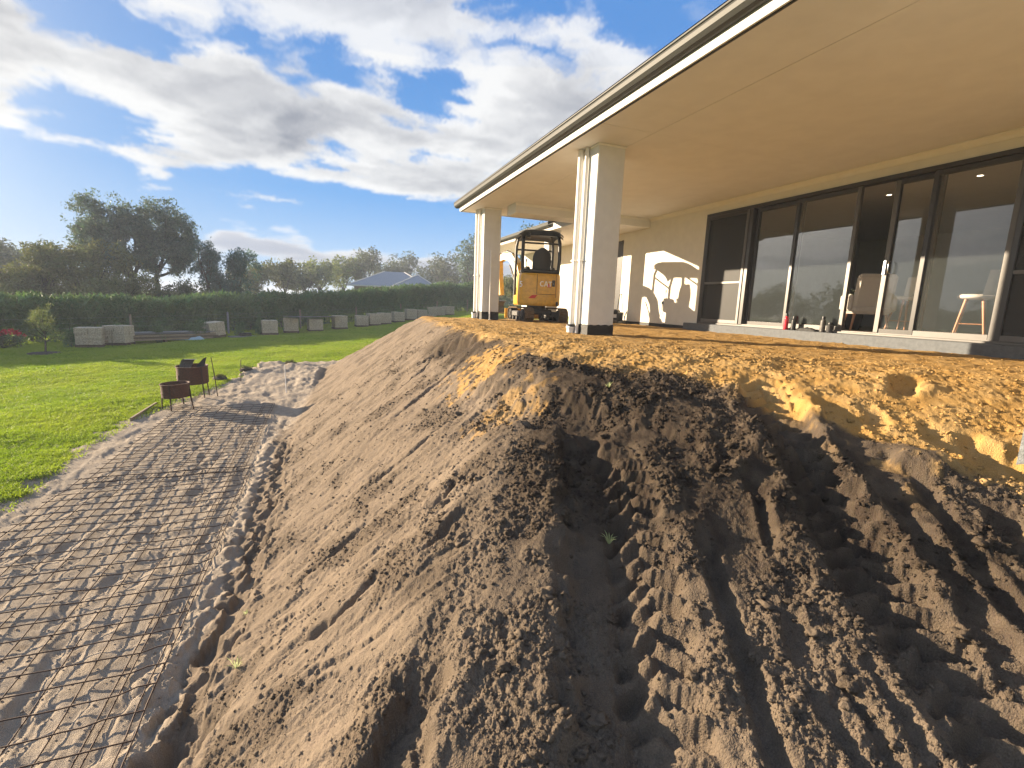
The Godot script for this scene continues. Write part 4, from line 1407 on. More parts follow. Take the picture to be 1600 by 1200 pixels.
func build_fence_line() -> void:
	var length := 0.0
	for k in FENCE.size() - 1:
		length += FENCE[k].distance_to(FENCE[k + 1])
	# hedge
	var sprig := leaf_clump(14, 0.20, 0.30, 0.040, 0.9)
	var hedge := thing("hedge", "long clipped green hedge of feathery shoots behind the wire fence", "hedge", Vector3(-12.4, -2.3, -27.0))
	var xf := []
	var cols := []
	var dirn: Vector2 = (FENCE[2] - FENCE[1]).normalized()
	var nrm := Vector2(dirn.y, -dirn.x)
	if nrm.y > 0.0:
		nrm = -nrm
	for k in 21000:
		var s := rng.randf() * length
		var q := fence_point(s)
		var w := rng.randf_range(-0.85, 0.85)
		var p := q + nrm * (1.7 + w)
		var tall := lerp_table(s, [0.0, 27.0, 52.0, 80.0], [1.7, 1.85, 2.5, 2.9]) + 0.28 * n_big.get_noise_2d(s * 0.22, 3.0) + 0.16 * n_big.get_noise_2d(s * 1.1, 9.0)
		var u := pow(rng.randf(), 0.62)
		if u < 0.8 and absf(w) < 0.45 and rng.randf() < 0.6:
			continue
		var y := lawn_h(p.x, p.y) + tall * u * (1.0 - 0.10 * w * w)
		var bs := Basis(Vector3.UP, rng.randf() * TAU) * Basis(Vector3.RIGHT, rng.randf_range(-0.45, 0.45))
		xf.append(Transform3D(bs.scaled(Vector3.ONE * rng.randf_range(0.8, 1.3)), Vector3(p.x, y, p.y) - hedge.position))
		var v := rng.randf_range(0.7, 1.3) * (1.0 + 0.25 * n_big.get_noise_2d(s * 0.15, 20.0))
		cols.append(Color(v * rng.randf_range(0.9, 1.25), v, v * rng.randf_range(0.8, 1.1)))
	scatter("foliage", sprig, "leaf_hedge", xf, cols, hedge)
	var stems := MB.new()
	var s2 := 0.6
	while s2 < length:
		var q := fence_point(s2) + nrm * 1.7
		var y := lawn_h(q.x, q.y)
		limb(stems, Vector3(q.x, y - 0.1, q.y) - hedge.position, Vector3(q.x, y + 1.4, q.y) - hedge.position + rand_dir() * 0.3, 0.05, 0.02, 0.1)
		s2 += 1.1
	obj("stem_row", stems.done(), "bark", hedge).set_meta("kind", "stuff")
	# wire fence
	var f := thing("wire_fence", "post and wire fence in front of the hedge", "fence", Vector3(-12.4, -2.3, -25.0))
	var post := MB.new()
	post.tube([Vector3(0, -0.3, 0), Vector3(0, 1.22, 0), Vector3(0, 1.25, 0)], [0.055, 0.052, 0.03], 9)
	var pm := post.done()
	var tops := []
	var s3 := 0.0
	while s3 <= length:
		var q := fence_point(s3)
		var y := lawn_h(q.x, q.y)
		tops.append(Vector3(q.x, y, q.y) - f.position)
		obj("post", pm, "raw_timber" if int(s3) % 3 else "galvanised", f, tops[-1])
		s3 += 4.6
	for k in 5:
		var w := MB.new()
		var pts := []
		for p in tops:
			pts.append(p + Vector3(0, 0.25 + 0.22 * k, 0.05))
		w.tube(pts, [0.0028], 4, false)
		obj("wire", w.done(), "galvanised", f)
	# young conifers along the fence
	var needle := leaf_clump(16, 0.16, 0.17, 0.03, 0.6)
	var wood := MB.new()
	wood.tube([Vector3(0, -0.1, 0), Vector3(0, 0.9, 0)], [0.02, 0.006], 6)
	var stem_mesh := wood.done()
	var where := ["beside the red flowering shrub", "in front of the first limestone pallet", "at the right end of the timber stack", "between timber stack and tarpaulin heap", "right of the tarpaulin heap", "left of the leaning pallet's tray", "beside the pallet next to the black sheet", "under the left end of the black sheet", "in front of the black sheet", "at the right end of the black sheet", "in front of the row of pallets", "between two pallets in the long row", "near the right end of the pallet row", "last in the pallet row"]
	var xs := [-9.9, -8.6, -7.4, -6.2, -5.9, -4.4, -3.5, -2.2, -0.6, 1.0, 2.6, 4.0, 5.2, 7.4]
	for k in xs.size():
		var x: float = xs[k]
		var z := -25.0 - (x + 9.9) * 0.80
		var c := thing("young_conifer", "young dark conifer " + where[k], "shrub", ground_at(x, z), 0.0, "young conifers along the fence")
		obj("trunk", stem_mesh, "bark", c)
		var hh := 0.75 + 0.3 * absf(sin(k * 1.9))
		crown_of(c, "leaf_hedge", needle, [[Vector3(0, hh * 0.35, 0), Vector3(0.26, hh * 0.35, 0.26)], [Vector3(0, hh * 0.72, 0), Vector3(0.14, hh * 0.30, 0.14)]], 60, 0.8)
	# limestone blocks on pallets
	var first: Node3D = null
	var spots := [[-9.35, -25.3, 0.1, "limestone block pallet at the left end, beside the timber stack"], [-8.55, -25.9, -0.15, "limestone block pallet tucked against the timber stack"], [-5.5, -28.9, 0.35, "limestone block pallet leaning crookedly beside the tarpaulin heap"], [-3.05, -30.2, 0.0, "limestone block pallet left of the black sheet"], [-2.0, -31.3, 0.05, "limestone block pallet under the black sheet's left end"], [-0.7, -32.0, 0.0, "limestone block pallet under the middle of the black sheet"], [0.75, -33.1, 0.1, "taller limestone block pallet at the black sheet's right end"], [2.2, -34.6, 0.0, "limestone block pallet first in the long row with a white bag"], [3.05, -35.2, 0.04, "limestone block pallet second in the long row"], [3.85, -35.9, 0.1, "limestone block pallet third in the long row"], [4.95, -36.9, 0.0, "limestone block pallet fourth in the long row"], [6.05, -37.8, 0.05, "limestone block pallet fifth in the long row"], [6.95, -38.5, 0.0, "limestone block pallet sixth in the long row"], [7.85, -39.3, 0.1, "limestone block pallet seventh in the long row"], [8.75, -40.0, 0.0, "limestone block pallet eighth in the long row"], [9.7, -40.8, 0.06, "limestone block pallet at the right end of the long row"]]
	for k in spots.size():
		var q: Array = spots[k]
		var at := ground_at(q[0], q[1])
		at.y = lawn_h(q[0], q[1]) + 0.02
		if first == null:
			first = thing("block_pallet", q[3], "pallet", at, q[2] + 0.1, "pallets of limestone blocks along the fence")
			for i in 3:
				bx("bearer", Vector3(-0.45, 0, -0.42 + i * 0.38), Vector3(0.45, 0.09, -0.34 + i * 0.38), "pallet_timber", first, 0.006)
			for i in 5:
				bx("deck_board", Vector3(-0.46 + i * 0.21, 0.092, -0.46), Vector3(-0.36 + i * 0.21, 0.112, 0.46), "pallet_timber", first, 0.003)
			for r in 3:
				for c in 2:
					for d in 2:
						var jx := rng.randf_range(-0.012, 0.012)
						var jz := rng.randf_range(-0.012, 0.012)
						bx("block", Vector3(-0.44 + c * 0.45 + jx, 0.115 + r * 0.235, -0.44 + d * 0.45 + jz), Vector3(-0.44 + c * 0.45 + 0.43 + jx, 0.115 + r * 0.235 + 0.232, -0.44 + d * 0.45 + 0.43 + jz), "limestone", first, 0.012)
		else:
			var c2 := copy_of(first, at, q[2] * 2.0 + 0.1 + 0.12 * sin(k * 2.7), q[3])
			c2.scale = Vector3(0.92, 0.86 + 0.2 * absf(sin(k * 1.3)), 0.92)
			if k == 2:
				c2.rotation.z = 0.10
				c2.position.y += 0.03
	# timber and sheet stack
	var ts := thing("timber_stack", "long low stack of weathered boards and roofing sheets by the fence", "timber stack", ground_at(-7.35, -27.3), 0.66)
	for k in 3:
		bx("bearer", Vector3(-2.0 + k * 1.9, -0.03, -0.5), Vector3(-1.9 + k * 1.9, 0.12, 0.5), "pallet_timber", ts, 0.005)
	for r in 3:
		for c in 4:
			var off := rng.randf_range(-0.15, 0.15)
			bx("board", Vector3(-2.3 + off, 0.123 + r * 0.085, -0.5 + c * 0.25), Vector3(2.2 + off, 0.20 + r * 0.085, -0.27 + c * 0.25), "raw_timber" if (r + c) % 2 else "pallet_timber", ts, 0.005)
	for r in 3:
		bx("roof_sheet", Vector3(-2.0 + r * 0.15, 0.40 + r * 0.03, -0.45), Vector3(1.9 + r * 0.2, 0.415 + r * 0.03, 0.4), "grey_sheet", ts, 0.002)
	# tarpaulin heap
	var th := thing("tarpaulin_heap", "low heap under a crumpled pale blue tarpaulin by the fence", "tarpaulin", ground_at(-6.45, -28.0))
	var pts := []
	for i in 15:
		for j in 15:
			var u := i / 14.0 - 0.5
			var v := j / 14.0 - 0.5
			var e := maxf(0.0, 1.0 - 4.0 * (u * u + v * v))
			pts.append(Vector3(u * 1.5, -0.03 + 0.5 * pow(e, 0.7) * (0.75 + 0.35 * n_big.get_noise_2d(u * 5.0, v * 5.0)) + 0.03 * n_big.get_noise_2d(u * 14.0, v * 14.0), v * 1.1))
	var g := MB.new()
	g.smooth_grid(pts, 15, 15, false)
	obj("sheet", g.done(), "blue_tarp", th)
	# flat tray and black sheet
	var tr := thing("metal_tray", "flat pale metal tray with dark offcuts lying by the fence", "tray", ground_at(-4.2, -29.3), 0.5)
	bx("tray", Vector3(-0.7, 0.0, -0.3), Vector3(0.7, 0.05, 0.3), "grey_sheet", tr, 0.004)
	bx("offcut", Vector3(-0.2, 0.052, -0.2), Vector3(0.35, 0.22, 0.15), "black_plastic", tr, 0.02)
	var bs := thing("black_sheet", "black plastic sheet stretched over three limestone pallets", "sheet", Vector3(-0.7, lawn_h(-0.7, -32.0) + 0.86, -32.1), 0.72)
	pts = []
	for i in 17:
		for j in 6:
			pts.append(Vector3((i / 16.0 - 0.5) * 4.0, 0.04 + 0.03 * n_big.get_noise_2d(i * 0.5, j * 0.7), (j / 5.0 - 0.5) * 1.1))
	g = MB.new()
	g.smooth_grid(pts, 17, 6, false)
	obj("film", g.done(), "black_plastic", bs)

# ---------------------------------------------------------------- mesh, drums, stakes

func low_y(x: float, z: float) -> float:
	earth(x, z)
	return e_y

func build_mesh_and_pots() -> void:
	# two sheets of reinforcing mesh, bars 200 mm apart
	var sheets := [[-3.12, -1.10, -7.75, -1.75, 0.0, "rusty steel reinforcing mesh sheet on the sand, beside the ramp"], [-3.02, -1.20, -12.1, -7.35, 0.012, "rusty steel reinforcing mesh sheet on the sand, nearest the two drums"]]
	for s in sheets:
		var at := Vector3((s[0] + s[1]) * 0.5, -2.3, (s[2] + s[3]) * 0.5)
		var t := thing("reinforcing_mesh", s[5], "steel mesh", at, 0.0, "reinforcing mesh sheets")
		var x: float = s[0]
		while x <= s[1] + 0.01:
			for rep in (2 if x > s[1] - 0.25 else 1):
				var b := MB.new()
				var pts := []
				var z: float = s[2]
				var off := rep * 0.045
				while z <= s[3] + 0.01:
					var yy := maxf(low_y(x + off, z), maxf(low_y(x + off, z - 0.1), low_y(x + off, z + 0.1))) * 0.7 - 2.285 * 0.3
					pts.append(Vector3(x + off + 0.012 * n_edge.get_noise_2d(x * 3.0, z * 0.6), yy + 0.019 + s[4], z) - at)
					z += 0.2
				b.tube(pts, [0.0050], 5)
				obj("bar", b.done(), "bar_steel", t)
			x += 0.2
		var z2: float = s[2] + 0.05
		while z2 <= s[3]:
			var b := MB.new()
			var pts := []
			var x2: float = s[0] - 0.05
			while x2 <= s[1] + 0.08:
				var yy := maxf(low_y(x2, z2), maxf(low_y(x2 - 0.1, z2), low_y(x2 + 0.1, z2))) * 0.7 - 2.285 * 0.3
				pts.append(Vector3(x2, yy + 0.0295 + s[4], z2 + 0.012 * n_edge.get_noise_2d(x2 * 0.8, z2 * 3.0)) - at)
				x2 += 0.1
			b.tube(pts, [0.0050], 5)
			obj("bar", b.done(), "bar_steel", t)
			z2 += 0.2
	# two rusty drums on legs
	drum("rusty_drum", "small rusty drum brazier on thin legs beside the mesh", Vector3(-3.10, 0, -12.2), 0.265, 0.30, 0.27, 0.35)
	drum("rusty_drum", "larger rusty drum brazier holding scrap, behind the smaller drum", Vector3(-3.02, 0, -13.3), 0.32, 0.42, 0.34, 1.3)
	var y2 := low_y(-3.02, -13.3)
	var g := MB.new()
	var pts := []
	for i in 9:
		for j in 5:
			var a := i / 8.0 * 2.0
			pts.append(Vector3((j / 4.0 - 0.5) * 0.26 + 0.10 * a - 0.12, 0.26 * sin(a * 0.9), -0.10 + 0.16 * (1.0 - cos(a))))
	g.smooth_grid(pts, 9, 5, false)
	tag(obj("curved_sheet", g.done(), "grey_sheet", null, Vector3(-3.10, y2 + 0.66, -13.3)), "curved grey metal sheet sticking out of the larger drum", "scrap metal")
	var b := MB.new()
	b.prism(PackedVector2Array([Vector2(-0.10, 0.0), Vector2(0.10, 0.0), Vector2(0.11, 0.14), Vector2(0.16, 0.34), Vector2(0.09, 0.30), Vector2(-0.02, 0.17)]), -0.03, 0.03)
	tag(obj("pointed_offcut", b.done(), "dark_scrap", null, Vector3(-2.88, y2 + 0.62, -13.28)), "dark pointed offcut standing in the larger drum", "scrap metal")
	# stakes
	for q in [[-2.51, -13.2, 0.95, "bar_steel", "rusty steel stake upright right of the drums", 0.10], [-2.35, -15.4, 0.62, "bar_steel", "short rusty stake at the mound of sand", -0.06], [-1.02, -13.4, 0.72, "white_plastic", "thin white marker stake in the sand beyond the mesh", 0.02]]:
		var sb := MB.new()
		sb.tube([Vector3(0, -0.15, 0), Vector3(-q[5] * q[2] * 0.5, q[2] * 0.5, 0), Vector3(-q[5] * q[2], q[2], 0.02)], [0.011, 0.011, 0.009], 7)
		tag(obj("stake", sb.done(), q[3], null, Vector3(q[0], low_y(q[0], q[1]), q[1])), q[4], "stake", "marker stakes")
	var pk := bx("edging_plank", Vector3(-0.045, 0.0, -0.75), Vector3(0.0, 0.07, 0.75), "raw_timber", null, 0.006)
	pk.position = Vector3(-3.62, low_y(-3.62, -11.9) - 0.01, -11.9)
	tag(pk, "pale timber plank lying along the lawn's edge by the drums", "plank")

func drum(called: String, label: String, at: Vector3, radius: float, tall: float, leg: float, turn: float) -> void:
	at.y = low_y(at.x, at.z)
	var t := thing(called, label, "brazier", at, turn, "rusty drums on legs")
	t.rotation.z = 0.04
	var b := MB.new()
	var r := radius
	b.lathe([Vector2(0.001, leg), Vector2(r * 0.98, leg), Vector2(r, leg + 0.012), Vector2(r, leg + tall * 0.30), Vector2(r + 0.010, leg + tall * 0.33), Vector2(r, leg + tall * 0.36), Vector2(r, leg + tall * 0.93), Vector2(r + 0.014, leg + tall * 0.96), Vector2(r + 0.014, leg + tall), Vector2(r - 0.008, leg + tall), Vector2(r - 0.012, leg + tall * 0.9), Vector2(r - 0.012, leg + 0.08), Vector2(0.001, leg + 0.07)], 40)
	obj("body", b.done(), "rust", t)
	b = MB.new()
	for k in 3:
		b.box(Vector3(0, leg + tall * 0.5, r + 0.004), Vector3(0.07, tall * 0.8, 0.006), 0.001)
		break
	obj("seam", b.done(), "rust", t)
	for k in 4:
		var an := TAU * k / 4.0 + 0.5
		b = MB.new()
		var o := Vector3(cos(an), 0, sin(an))
		b.tube([o * (r + 0.012) + Vector3(0, leg + tall * (1.02 if k % 2 else 0.55), 0), o * (r + 0.014) + Vector3(0, leg, 0), o * (r + 0.05) + Vector3(0, -0.08, 0)], [0.014], 7)
		obj("leg", b.done(), "bar_steel", t)

# ---------------------------------------------------------------- excavator

func ring_pts(l: float, r: float, n: int) -> Array:
	# stadium in (z, y) with half length l and radius r
	var out := []
	for k in n:
		var a := -PI / 2 + PI * k / (n - 1)
		out.append(Vector2(l + cos(a) * r, sin(a) * r))
	for k in n:
		var a := PI / 2 + PI * k / (n - 1)
		out.append(Vector2(-l + cos(a) * r, sin(a) * r))
	return out

func build_excavator() -> void:
	var base := Vector3(5.33, PAD - 0.01, -12.15)
	var X := thing("mini_excavator", "yellow mini excavator with black canopy parked on the sand under the patio roof", "excavator", base, -0.06)
	X.scale = Vector3.ONE * 1.0
	# tracks
	for s in [-1.0, 1.0]:
		var tk := Node3D.new()
		tk.name = "track"
		X.add_child(tk, true)
		tk.position = Vector3(s * 0.47, 0, 0.05)
		var out := ring_pts(0.60, 0.185, 12)
		var inn := ring_pts(0.60, 0.155, 12)
		var b := MB.new()
		var hw := 0.125
		for k in out.size():
			var a: Vector2 = out[k]
			var c: Vector2 = out[(k + 1) % out.size()]
			var ai: Vector2 = inn[k]
			var ci: Vector2 = inn[(k + 1) % out.size()]
			var o := Vector3(0, (a.y + c.y), (a.x + c.x) - (1.2 if a.x + c.x > 1.2 else -1.2 if a.x + c.x < -1.2 else a.x + c.x))
			var up := Vector3(0, 0.19, 0)
			b.quad(Vector3(-hw, a.y, a.x) + up, Vector3(-hw, c.y, c.x) + up, Vector3(hw, c.y, c.x) + up, Vector3(hw, a.y, a.x) + up, o)
			b.quad(Vector3(-hw, ai.y, ai.x) + up, Vector3(-hw, ci.y, ci.x) + up, Vector3(hw, ci.y, ci.x) + up, Vector3(hw, ai.y, ai.x) + up, -o)
			for e in [-1.0, 1.0]:
				b.quad(Vector3(e * hw, a.y, a.x) + up, Vector3(e * hw, c.y, c.x) + up, Vector3(e * hw, ci.y, ci.x) + up, Vector3(e * hw, ai.y, ai.x) + up, Vector3(e, 0, 0))
		obj("belt", b.done(), "sandy_rubber", tk)
		b = MB.new()
		var per := 4.0 * 0.60 + TAU * 0.185
		for k in 38:
			var d := per * k / 38.0
			var p := Vector2()
			var an := 0.0
			if d < 1.2:
				p = Vector2(-0.6 + d, -0.185)
				an = 0.0
			elif d < 1.2 + PI * 0.185:
				an = (d - 1.2) / 0.185
				p = Vector2(0.6 + sin(an) * 0.185, -cos(an) * 0.185)
			elif d < 2.4 + PI * 0.185:
				p = Vector2(0.6 - (d - 1.2 - PI * 0.185), 0.185)
				an = PI
			else:
				an = PI + (d - 2.4 - PI * 0.185) / 0.185
				p = Vector2(-0.6 + sin(an) * 0.185, -cos(an) * 0.185)
			b.box(Vector3(0, p.y + 0.19, p.x), Vector3(0.244, 0.022, 0.030), 0.005, Basis(Vector3.RIGHT, -an))
		obj("tread", b.done(), "sandy_rubber", tk)
		for q in [[-0.60, 0.135, "idler"], [0.60, 0.14, "sprocket"]]:
			b = MB.new()
			b.tube([Vector3(-0.10, 0, 0), Vector3(0.10, 0, 0)], [q[1]], 22)
			b.tube([Vector3(-0.118, 0, 0), Vector3(0.118, 0, 0)], [q[1] * 0.45], 16)
			obj(q[2], b.done(), "track_rubber", tk, Vector3(0, 0.19, q[0]))
		b = MB.new()
		b.box(Vector3(0, 0.20, 0), Vector3(0.20, 0.15, 0.86), 0.02)
		b.box(Vector3(s * 0.105, 0.20, -0.05), Vector3(0.016, 0.11, 0.62), 0.005)
		obj("track_frame", b.done(), "machine_grey", tk)
		for k in 3:
			b = MB.new()
			b.tube([Vector3(-0.11, 0, 0), Vector3(0.11, 0, 0)], [0.055], 14)
			obj("roller", b.done(), "machine_black", tk, Vector3(0, 0.09, -0.3 + k * 0.3))
	var b := MB.new()
	b.box(Vector3(0, 0.26, 0), Vector3(0.70, 0.14, 0.60), 0.03)
	b.tube([Vector3(0, 0.30, 0), Vector3(0, 0.44, 0)], [0.26], 24)
	obj("undercarriage", b.done(), "machine_black", X)
	b = MB.new()
	b.prism(PackedVector2Array([Vector2(-0.60, 0.04), Vector2(0.60, 0.04), Vector2(0.60, 0.32), Vector2(-0.60, 0.32)]), -0.98, -0.94)
	b.box(Vector3(-0.25, 0.22, -0.70), Vector3(0.08, 0.09, 0.5), 0.01)
	b.box(Vector3(0.25, 0.22, -0.70), Vector3(0.08, 0.09, 0.5), 0.01)
	obj("dozer_blade", b.done(), "machine_yellow", X)
	# house of the machine, turned a little further than the tracks
	var U := Node3D.new()
	U.name = "upper_body"
	X.add_child(U)
	U.position = Vector3(0, 0.42, 0)
	U.rotation.y = -0.16
	# rounded counterweight: plan outline swept up with a slight bulge
	var plan := []
	for k in 15:
		var a := PI * k / 14.0
		var cx := cos(a)
		var sz := sin(a)
		plan.append(Vector2(0.56 * signf(cx) * pow(absf(cx), 0.55), 0.22 + 0.40 * pow(sz, 0.55)))
	plan.append(Vector2(-0.56, -0.05))
	plan.append(Vector2(-0.50, -0.09))
	plan.append(Vector2(0.50, -0.09))
	plan.append(Vector2(0.56, -0.05))
	var lv := [[0.0, 0.93], [0.03, 0.985], [0.08, 1.0], [0.30, 1.0], [0.55, 0.99], [0.76, 0.97], [0.81, 0.955], [0.83, 0.92]]
	var pts := []
	for q in lv:
		for p in plan:
			pts.append(Vector3(p.x * q[1], q[0], p.y * q[1]))
	b = MB.new()
	var rev := []
	for r in lv.size():
		for c in plan.size():
			rev.append(pts[r * plan.size() + plan.size() - 1 - c])
	b.smooth_grid(rev, lv.size(), plan.size(), true)
	for c in range(1, plan.size() - 1):
		var o := (lv.size() - 1) * plan.size()
		b.tri(pts[o], pts[o + c], pts[o + c + 1], Vector3.UP)
		b.tri(pts[0], pts[c], pts[c + 1], Vector3.DOWN)
	var body := obj("engine_cover", b.done(), "machine_yellow", U)
	# panel gaps as thin dark strips set into the cover, door, latch, lettering
	var zr := 0.622
	for q in [[-0.13, 0.30, -0.122, 0.80], [0.372, 0.22, 0.38, 0.80], [-0.13, 0.295, 0.38, 0.303]]:
		bx("panel_gap", Vector3(q[0], q[1], zr - 0.012), Vector3(q[2], q[3], zr + 0.0015), "machine_black", body, 0.0)
	var door := bx("engine_door", Vector3(-0.12, 0.305, zr - 0.01), Vector3(0.370, 0.775, zr + 0.006), "machine_yellow", body, 0.004)
	bx("latch", Vector3(0.14, 0.20, 0.006), Vector3(0.22, 0.36, 0.022), "machine_black", door, 0.012)
	bx("latch_key", Vector3(0.17, 0.26, 0.022), Vector3(0.19, 0.28, 0.027), "chrome", door, 0.003)
	var f := SystemFont.new()
	f.font_names = PackedStringArray(["Droid Sans"])
	f.font_weight = 700
	var red := MB.new()
	red.prism(PackedVector2Array([Vector2(0, 0), Vector2(0.11, 0.0), Vector2(0.11, 0.02), Vector2(0.03, 0.10)]), 0.0, 0.002)
	obj("logo_triangle", red.done(), "logo_red", door, Vector3(0.015, 0.175, 0.0065))
	bx("logo_ground", Vector3(-0.160, 0.185, 0.0062), Vector3(0.115, 0.328, 0.0074), "machine_black", door, 0.0)
	lettering("CAT", 0.135, f, "logo_white", door, Vector3(-0.02, 0.256, 0.009), 0.0)
	for q in [[-0.50, 0.09, -0.16, 0.13]]:
		var red2 := MB.new()
		red2.prism(PackedVector2Array([Vector2(0, 0), Vector2(0.17, 0.0), Vector2(0.235, 0.085), Vector2(0.10, 0.085)]), 0.0, 0.004)
		obj("red_decal", red2.done(), "logo_red", body, Vector3(-0.34, 0.19, zr - 0.006))
	lettering("5", 0.15, f, "logo_white", body, Vector3(-0.530, 0.54, 0.545), -0.95)
	bx("reflector", Vector3(0.40, 0.02, 0.585), Vector3(0.46, 0.12, 0.605), "machine_black", body, 0.01)
	# lower left skirt and step
	b = MB.new()
	b.box(Vector3(-0.46, 0.14, -0.30), Vector3(0.20, 0.28, 0.50), 0.03)
	b.box(Vector3(0.42, 0.20, -0.30), Vector3(0.26, 0.40, 0.52), 0.04)
	obj("side_skirt", b.done(), "machine_yellow", U)
	b = MB.new()
	b.box(Vector3(0.0, 0.06, -0.36), Vector3(0.74, 0.06, 0.62), 0.01)
	obj("floor_plate", b.done(), "machine_black", U)
	b = MB.new()
	b.box(Vector3(0.0, 0.89, 0.20), Vector3(0.98, 0.10, 0.58), 0.03)
	obj("deck_band", b.done(), "machine_black", U)
	# seat
	b = MB.new()
	b.box(Vector3(0.05, 0.90, -0.02), Vector3(0.46, 0.12, 0.44), 0.05)
	obj("seat", b.done(), "machine_black", U)
	var sp := []
	for i in 13:
		for j in 9:
			var u := (i / 12.0 - 0.5) * 2.0
			var v := j / 8.0
			var w := 0.235 * sqrt(maxf(0.0, 1.0 - pow(maxf(v - 0.45, 0.0) / 0.56, 2.4)))
			sp.append(Vector3(0.05 + u * w, 0.94 + v * 0.56, 0.24 + v * 0.06 + 0.05 * (1.0 - u * u)))
	b = MB.new()
	b.smooth_grid(sp, 13, 9, false)
	if b.n[60].z < 0.0:
		b.flip()
	var front := MB.new()
	for q in sp.size():
		sp[q] = sp[q] + Vector3(0, 0, -0.11)
	front.smooth_grid(sp, 13, 9, false)
	if front.n[60].z > 0.0:
		front.flip()
	b.ix.append_array(shifted(front.ix, b.v.size()))
	b.v.append_array(front.v)
	b.n.append_array(front.n)
	obj("backrest", b.done(), "machine_black", U)
	# consoles and levers
	for s in [-1.0, 1.0]:
		b = MB.new()
		b.box(Vector3(0.05 + s * 0.34, 0.86, -0.08), Vector3(0.13, 0.34, 0.34), 0.03)
		b.tube([Vector3(0.05 + s * 0.34, 1.02, -0.16), Vector3(0.05 + s * 0.34, 1.16, -0.20), Vector3(0.05 + s * 0.34, 1.24, -0.19)], [0.012, 0.012, 0.026], 8)
		obj("console", b.done(), "machine_black", U)
	b = MB.new()
	b.box(Vector3(-0.12, 0.35, -0.60), Vector3(0.16, 0.58, 0.10), 0.03)
	b.tube([Vector3(-0.16, 0.6, -0.60), Vector3(-0.18, 1.0, -0.52), Vector3(-0.18, 1.08, -0.51)], [0.010, 0.010, 0.02], 8)
	b.tube([Vector3(-0.06, 0.6, -0.60), Vector3(-0.05, 1.0, -0.52), Vector3(-0.05, 1.08, -0.51)], [0.010, 0.010, 0.02], 8)
	obj("travel_lever", b.done(), "machine_black", U)
	# canopy
	for s in [-1.0, 1.0]:
		b = MB.new()
		b.tube([Vector3(s * 0.47, 0.84, 0.36), Vector3(s * 0.49, 1.2, 0.38), Vector3(s * 0.485, 1.62, 0.36), Vector3(s * 0.45, 1.83, 0.28), Vector3(s * 0.40, 1.90, 0.10)], [0.044], 10)
		obj("rear_post", b.done(), "machine_black", U)
		b = MB.new()
		b.tube([Vector3(s * 0.52, 0.10, -0.58), Vector3(s * 0.52, 0.8, -0.60), Vector3(s * 0.515, 1.58, -0.58), Vector3(s * 0.48, 1.80, -0.50), Vector3(s * 0.42, 1.89, -0.36)], [0.038], 10)
		obj("front_post", b.done(), "machine_black", U)
	b = MB.new()
	b.tube([Vector3(-0.50, 1.52, -0.59), Vector3(0.50, 1.52, -0.59)], [0.024], 8)
	b.tube([Vector3(-0.485, 1.60, 0.365), Vector3(0.485, 1.60, 0.365)], [0.0235], 8)
	obj("cross_bar", b.done(), "machine_black", U)
	var rp := []
	for i in 15:
		for j in 13:
			var u := (i / 14.0 - 0.5) * 2.0
			var v := (j / 12.0 - 0.5) * 2.0
			rp.append(Vector3(u * 0.55, 1.96 - 0.10 * pow(absf(u), 5.0) - 0.12 * pow(absf(v), 6.0), -0.10 + v * 0.60))
	b = MB.new()
	b.smooth_grid(rp, 15, 13, false)
	if b.n[97].y < 0.0:
		b.flip()
	var under := MB.new()
	for q in rp.size():
		rp[q] = rp[q] * Vector3(0.985, 1, 0.985) - Vector3(0, 0.055, 0)
	under.smooth_grid(rp, 15, 13, false)
	if under.n[97].y > 0.0:
		under.flip()
	b.ix.append_array(shifted(under.ix, b.v.size()))
	b.v.append_array(under.v)
	b.n.append_array(under.n)
	obj("canopy_roof", b.done(), "machine_black", U)
	b = MB.new()
	b.tube([Vector3(0.0, 0, 0), Vector3(0.02, 0.07, 0.0), Vector3(0.02, 0.13, 0.03)], [0.05, 0.045, 0.03], 12)
	obj("work_lamp", b.done(), "machine_grey", U, Vector3(-0.36, 1.72, 0.42))
	# boom swung to the left, stick and bucket
	var S := Node3D.new()
	S.name = "boom_swing"
	U.add_child(S)
	S.position = Vector3(-0.22, 0.10, -0.62)
	S.rotation.y = 0.42
	b = MB.new()
	b.box(Vector3(0, 0.08, -0.08), Vector3(0.20, 0.34, 0.22), 0.03)
	obj("swing_post", b.done(), "machine_yellow", S)
	b = MB.new()
	var bp := [Vector3(0, 0.20, -0.12), Vector3(0, 0.62, -0.30), Vector3(0, 1.02, -0.46), Vector3(0, 1.26, -0.72), Vector3(0, 1.32, -1.10), Vector3(0, 1.24, -1.45)]
	beam(b, bp, [0.10, 0.12, 0.13, 0.12, 0.10, 0.08], 0.085)
	obj("boom", b.done(), "machine_yellow", S)
	b = MB.new()
	beam(b, [Vector3(0, 1.42, -1.38), Vector3(0, 1.22, -1.46), Vector3(0, 0.75, -1.42), Vector3(0, 0.18, -1.30)], [0.06, 0.09, 0.08, 0.06], 0.07)
	obj("stick", b.done(), "machine_yellow", S)
	b = MB.new()
	b.tube([Vector3(0, 0.30, -0.30), Vector3(0, 0.70, -0.62)], [0.042], 10)
	b.tube([Vector3(0, 0.70, -0.62), Vector3(0, 1.05, -0.88)], [0.022], 10)
	b.tube([Vector3(0, 1.36, -0.70), Vector3(0, 1.46, -1.05)], [0.038], 10)
	b.tube([Vector3(0, 1.46, -1.05), Vector3(0, 1.44, -1.38)], [0.020], 10)
	obj("ram", b.done(), "machine_grey", S)
	b = MB.new()
